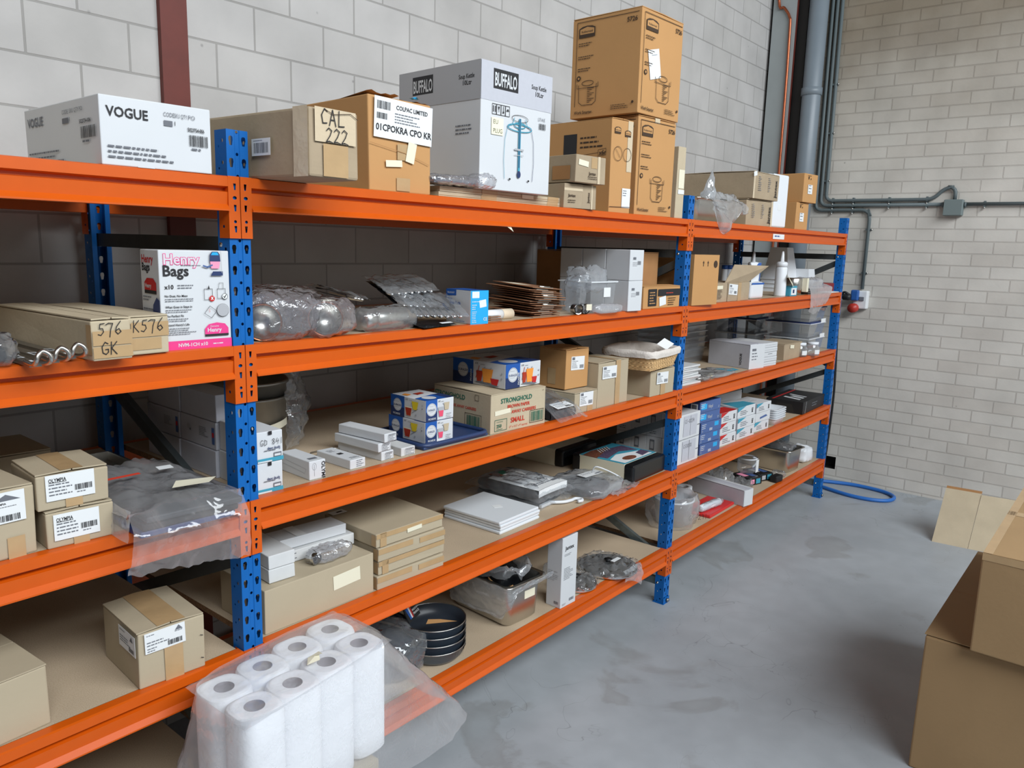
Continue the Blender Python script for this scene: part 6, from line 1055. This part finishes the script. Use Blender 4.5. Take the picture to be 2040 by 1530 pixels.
for k in range(3):
    t = empty('glass_jar', ['left','middle','right'][k]+' clip-top jar of the three in film behind the long white carton', 'jar', (3.32+.085*k, .36-.03*k, L1), 0, 'bagged clip-top jars'); m = M(); r = .040; m.lathe([(0,.002),(r,.002),(r,.10),(r*.8,.115),(r*.8,.125)], 'clear_pc', n=22, cap=False); m.build('jar_body', t); m = M(); m.lathe([(r*.85,.122),(r*.85,.138),(0,.142)], 'steel_dull', n=22); m.build('lid', t); m = M(); m.tube([(r,0,.11),(r+.008,0,.09),(r+.004,0,.06)], .003, 'steel', n=6); m.build('clip', t)
t = empty('plastic_wrap', 'crinkled clear film hanging beside the clip-top jars', 'plastic wrap', (3.42, .22, L1)); m = M(); m.blob((0,0,.055), (.075,.05,.065), 'wrap', amp=.03, fr=20, floor=.001, seed=98); m.blob((.10,-.06,.02), (.12,.06,.028), 'wrap', amp=.025, fr=18, floor=.001, seed=99); m.build('film', t)
t = empty('measuring_jug', 'clear plastic jug with handle on the black gadget boxes in the far bay', 'jug', (3.72, .20, L1+.052)); r = .062; m = M(); m.lathe([(0,.002),(r*.86,.002),(r,.02),(r,.085),(r*1.04,.095)], 'clear_pc', n=32, cap=False); m.lathe([(r*1.03,.093),(r*1.06,.097),(r*1.03,.101)], 'milky', n=32, cap=False); m.build('jug_body', t)
m = M(); m.tube(smooth([(r,-.01,.085),(r+.035,-.02,.075),(r+.035,-.02,.04),(r,-.01,.02)]), .006, 'milky', n=8); m.build('handle', t); m = M(); m.box(-.012,-r-.003,.01,.03,-r-.001,.09,'paper'); m.build('paper_label', t)
for k in range(2):
    m = M(); m.rbox(0,0,0,.13,.15,.05,'black_gloss',.008,3); m.T = Matrix.Translation((0,0,.05)); m.rect(.02,.05,.06,.12,'pink_pale' if k == 0 else 'ink_light'); m.rect(.07,.03,.11,.13,'blue_box'); m.T = face_T('F',.13,.15,.05); m.rect(.02,.012,.055,.04,'pink_pale' if k == 0 else 'ink_light'); m.rect(.07,.01,.11,.042,'teal_print')
    tag(m.build('kitchen_scale', None, (3.58+.145*k, .125-.015*k, L1), R(-18)), ['left','right'][k]+' black gadget with printed panels under the clear jug', 'gadget', 'black gadgets')
m = M(); m.rbox(0,0,0,.085,.05,.045,'black',.008,2); tag(m.build('adapter', None, (3.775, .02, L1), R(-8)), 'small black block at the shelf edge before the clear jug', 'gadget')
t = empty('plastic_wrap', 'little clear film wad right of the black gadgets', 'plastic wrap', (3.93, .07, L1)); m = M(); m.blob((0,0,.018), (.055,.04,.02), 'wrap', amp=.02, fr=24, floor=.001, seed=101); m.build('film', t)
gastro('gastronorm_pan', 'deep steel catering pan at the far end of the lowest shelf, film on its rim', (4.03, .04, L1), R(-5), .215, .46, .158)
t = empty('plastic_wrap', 'clear film crumpled in the far deep steel pan', 'plastic wrap', (4.15, .2, L1+.13)); m = M(); m.blob((0,0,.03), (.09,.15,.028), 'wrap', amp=.02, fr=16, seed=103); m.build('film', t)
t = empty('plastic_bag', 'white plastic bag tucked between the far steel pan and the end post', 'plastic bag', (4.46, .11, L1)); m = M(); m.blob((0,0,.055), (.085,.07,.06), 'white_plastic', amp=.02, fr=14, floor=.001, seed=104); m.build('bag_film', t)
# ================================================================== FLOOR: paper rolls, cartons
carton('cardboard_box', 'low brown carton on the floor carrying the bagged paper rolls', 'box', -.17, -.29, 0, .37, .22, .388, 4, 'card', flaps='x')
rows = [[(-.155,-.12),(-.041,-.105),(.073,-.089),(.19,-.075)], [(-.150,-.240),(-.036,-.224),(.078,-.206),(.195,-.192)]]
RH = .305
def roll_proto():
    t = empty('paper_roll', '', 'paper roll', (0,0,0), 0, 'white paper rolls'); r, c, h = .0572, .0235, RH; m = M()
    def body(u, v):
        prof = [(.0, .002), (.9, .002), (1., .008), (1., h-.012), (.93, h-.003), (.75, h), (.0, h-.002)]; x = v*(len(prof)-1); k = min(int(x), len(prof)-2); f = x-k
        q = prof[k][0]*(1-f)+prof[k+1][0]*f; z = prof[k][1]*(1-f)+prof[k+1][1]*f; a = 2*math.pi*u; e = .58*q+1*(1-q); ca, sa = math.cos(a), math.sin(a)
        ro = r*(1/max(1e-6, (abs(ca)**(2/e)+abs(sa)**(2/e))**(e/2))) if q > 0 else r; rr_ = c+(ro-c)*q
        return (rr_*ca, rr_*sa, z)
    m.grid(body, 44, 37, 'tissue', wu=True); m.build('tissue_body', t)
    m = M(); m.lathe([(c,.002),(c,h-.001)], 'tissue_core', n=28, cap=False); m.lathe([(0,h-.10),(c,h-.10)], 'tissue_core', n=28, cap=False); m.build('card_core', t); return t
proto = None; pos = ['far left','centre left','centre right','far right']
for lay in (0,):
    for ri, row in enumerate(rows):
        for ci, (x, y) in enumerate(row):
            lb = 'white paper roll in the bag, %s row, %s position' % (['shelf side','camera side'][ri], pos[ci]); loc = (x, y, .394)
            if proto is None: proto = roll_proto(); proto.location = Vector(loc)*S; proto['label'] = lb
            else: copy_thing(proto, loc, lb)
t = empty('plastic_bag', 'large clear plastic bag around the white paper rolls in the foreground', 'plastic bag', (.02, -.155, .36)); m = M()
def bagp(u, v):
    a = 2*math.pi*u; ca, sa = math.cos(a), math.sin(a); e = .42; cx = math.copysign(abs(ca)**e, ca); sy = math.copysign(abs(sa)**e, sa)
    n1 = noise.noise(Vector((ca*2.2, sa*2.2, v*3))); n2 = abs(noise.noise(Vector((ca*6, sa*6, v*6))))
    rt = max(0, ca)**1.5*max(0, .8-.5*sa); fl = max(0, -ca)**2
    d = 1-v
    ex = .238+.004+d**1.1*(.05+.30*rt+.05*fl)+(.012*n1+.016*n2)*(d+.12); ey = .125+.003+d**1.2*(.035+.10*rt)+(.010*n1+.012*n2)*(d+.12)
    x = cx*ex; y = sy*ey
    s_ = math.sin(R(7)); return (x, min(y+x*.13, .136), -.02+.368*v**.9+.004*n1*v)
m.grid(bagp, 120, 44, 'bag_clear', wu=True)
def bagtop(u, v):
    x = (2*u-1)*.24; y = (2*v-1)*.126; n1 = noise.noise(Vector((u*7, v*5, 2))); n2 = abs(noise.noise(Vector((u*16, v*11, 5))))
    return (x, y+x*.13, .3465+.003*n1+.004*n2-.006*max(abs(2*u-1), abs(2*v-1))**6)
m.grid(bagtop, 60, 40, 'bag_top'); m.build('bag_film', t)
m = M(); m.add([(.0,-.05,.3525),(.035,-.055,.354),(.05,-.03,.362),(.02,-.025,.354)], [(0,1,2,3)], 'paper_cream'); m.add([(.02,-.025,.354),(.05,-.03,.362),(.045,-.052,.366)], [(0,1,2)], 'paper_cream'); m.build('torn_label', t)
o = carton('cardboard_box', 'huge brown carton on the floor at the lower right, lid corner facing out', 'box', 1.75, -1.82, 0, .99, .565, .5, 0, 'card_big', {'T': [('l',[(.46,.0),(.46,1.)],.006,'card_dark')]}, None, {'L': [(.62,.0,.72,.20,'tape'),(.20,.0,.36,.06,'tape'),(.36,.0,.5,.08,'tape')]}, flaps='x', jit=.006, r=.006)
o = carton('cardboard_box', 'taped brown carton on top of the huge one, upside-down white label', 'box', 1.70, -1.98, .508, 1.02, .585, .335, 0, 'card_big', {'L': [('t','CM',.52,.46,.10,'ink_brown',1,'l',180)]+[('l',[(.955,.9-.22*i),(.925,.86-.22*i)],.012,'card_dark') for i in range(4)]},
           {'L': [(.58,.18,.80,.46,-4,[('b',.30,.66,.5,.2,'ink_grey'),('t','PFE1EN30',.92,.12,.13,'ink',1,'l',180,.6),('t','5 pcs',.70,.46,.12,'ink',1,'l',180),('m',.15,.32,.7,2,.1)],'paper')]}, {'L': [(.0,.93,1.,1.,'tape'),(.93,.0,1.,.93,'tape')], 'T': [(.0,.955,1.,1.,'tape'),(.48,.0,.53,1.,'tape')]}, flaps='x', jit=.005, r=.005)
t = empty('flat_carton', 'opened flat brown carton leaning up on the floor before the brick wall', 'box', (4.235, -.82, 0)); m = M()
def slab(m, a, b, lean, h, th, mt):
    a, b = Vector(a), Vector(b); n = Vector((lean, .0, 0)); up = Vector((lean, -.01, h)); q = Vector((th, 0, 0)); vs = [a, b, b+up, a+up, a+q, b+q, b+up+q, a+up+q]
    m.add(vs, [(0,1,2,3),(7,6,5,4),(0,4,5,1),(1,5,6,2),(2,6,7,3),(3,7,4,0)], mt)
slab(m, (0,0,0), (.015,-.195,0), .20, .305, .004, 'card_pale'); m.build('side_panel', t)
m = M(); slab(m, (.016,-.197,0), (.08,-.62,0), .19, .300, .004, 'card_pale'); m.build('wide_panel', t)
m = M(); slab(m, (.03,.002,.002), (.045,-.193,.002), .205, .31, .004, 'card_dark'); m.build('rear_panel', t)
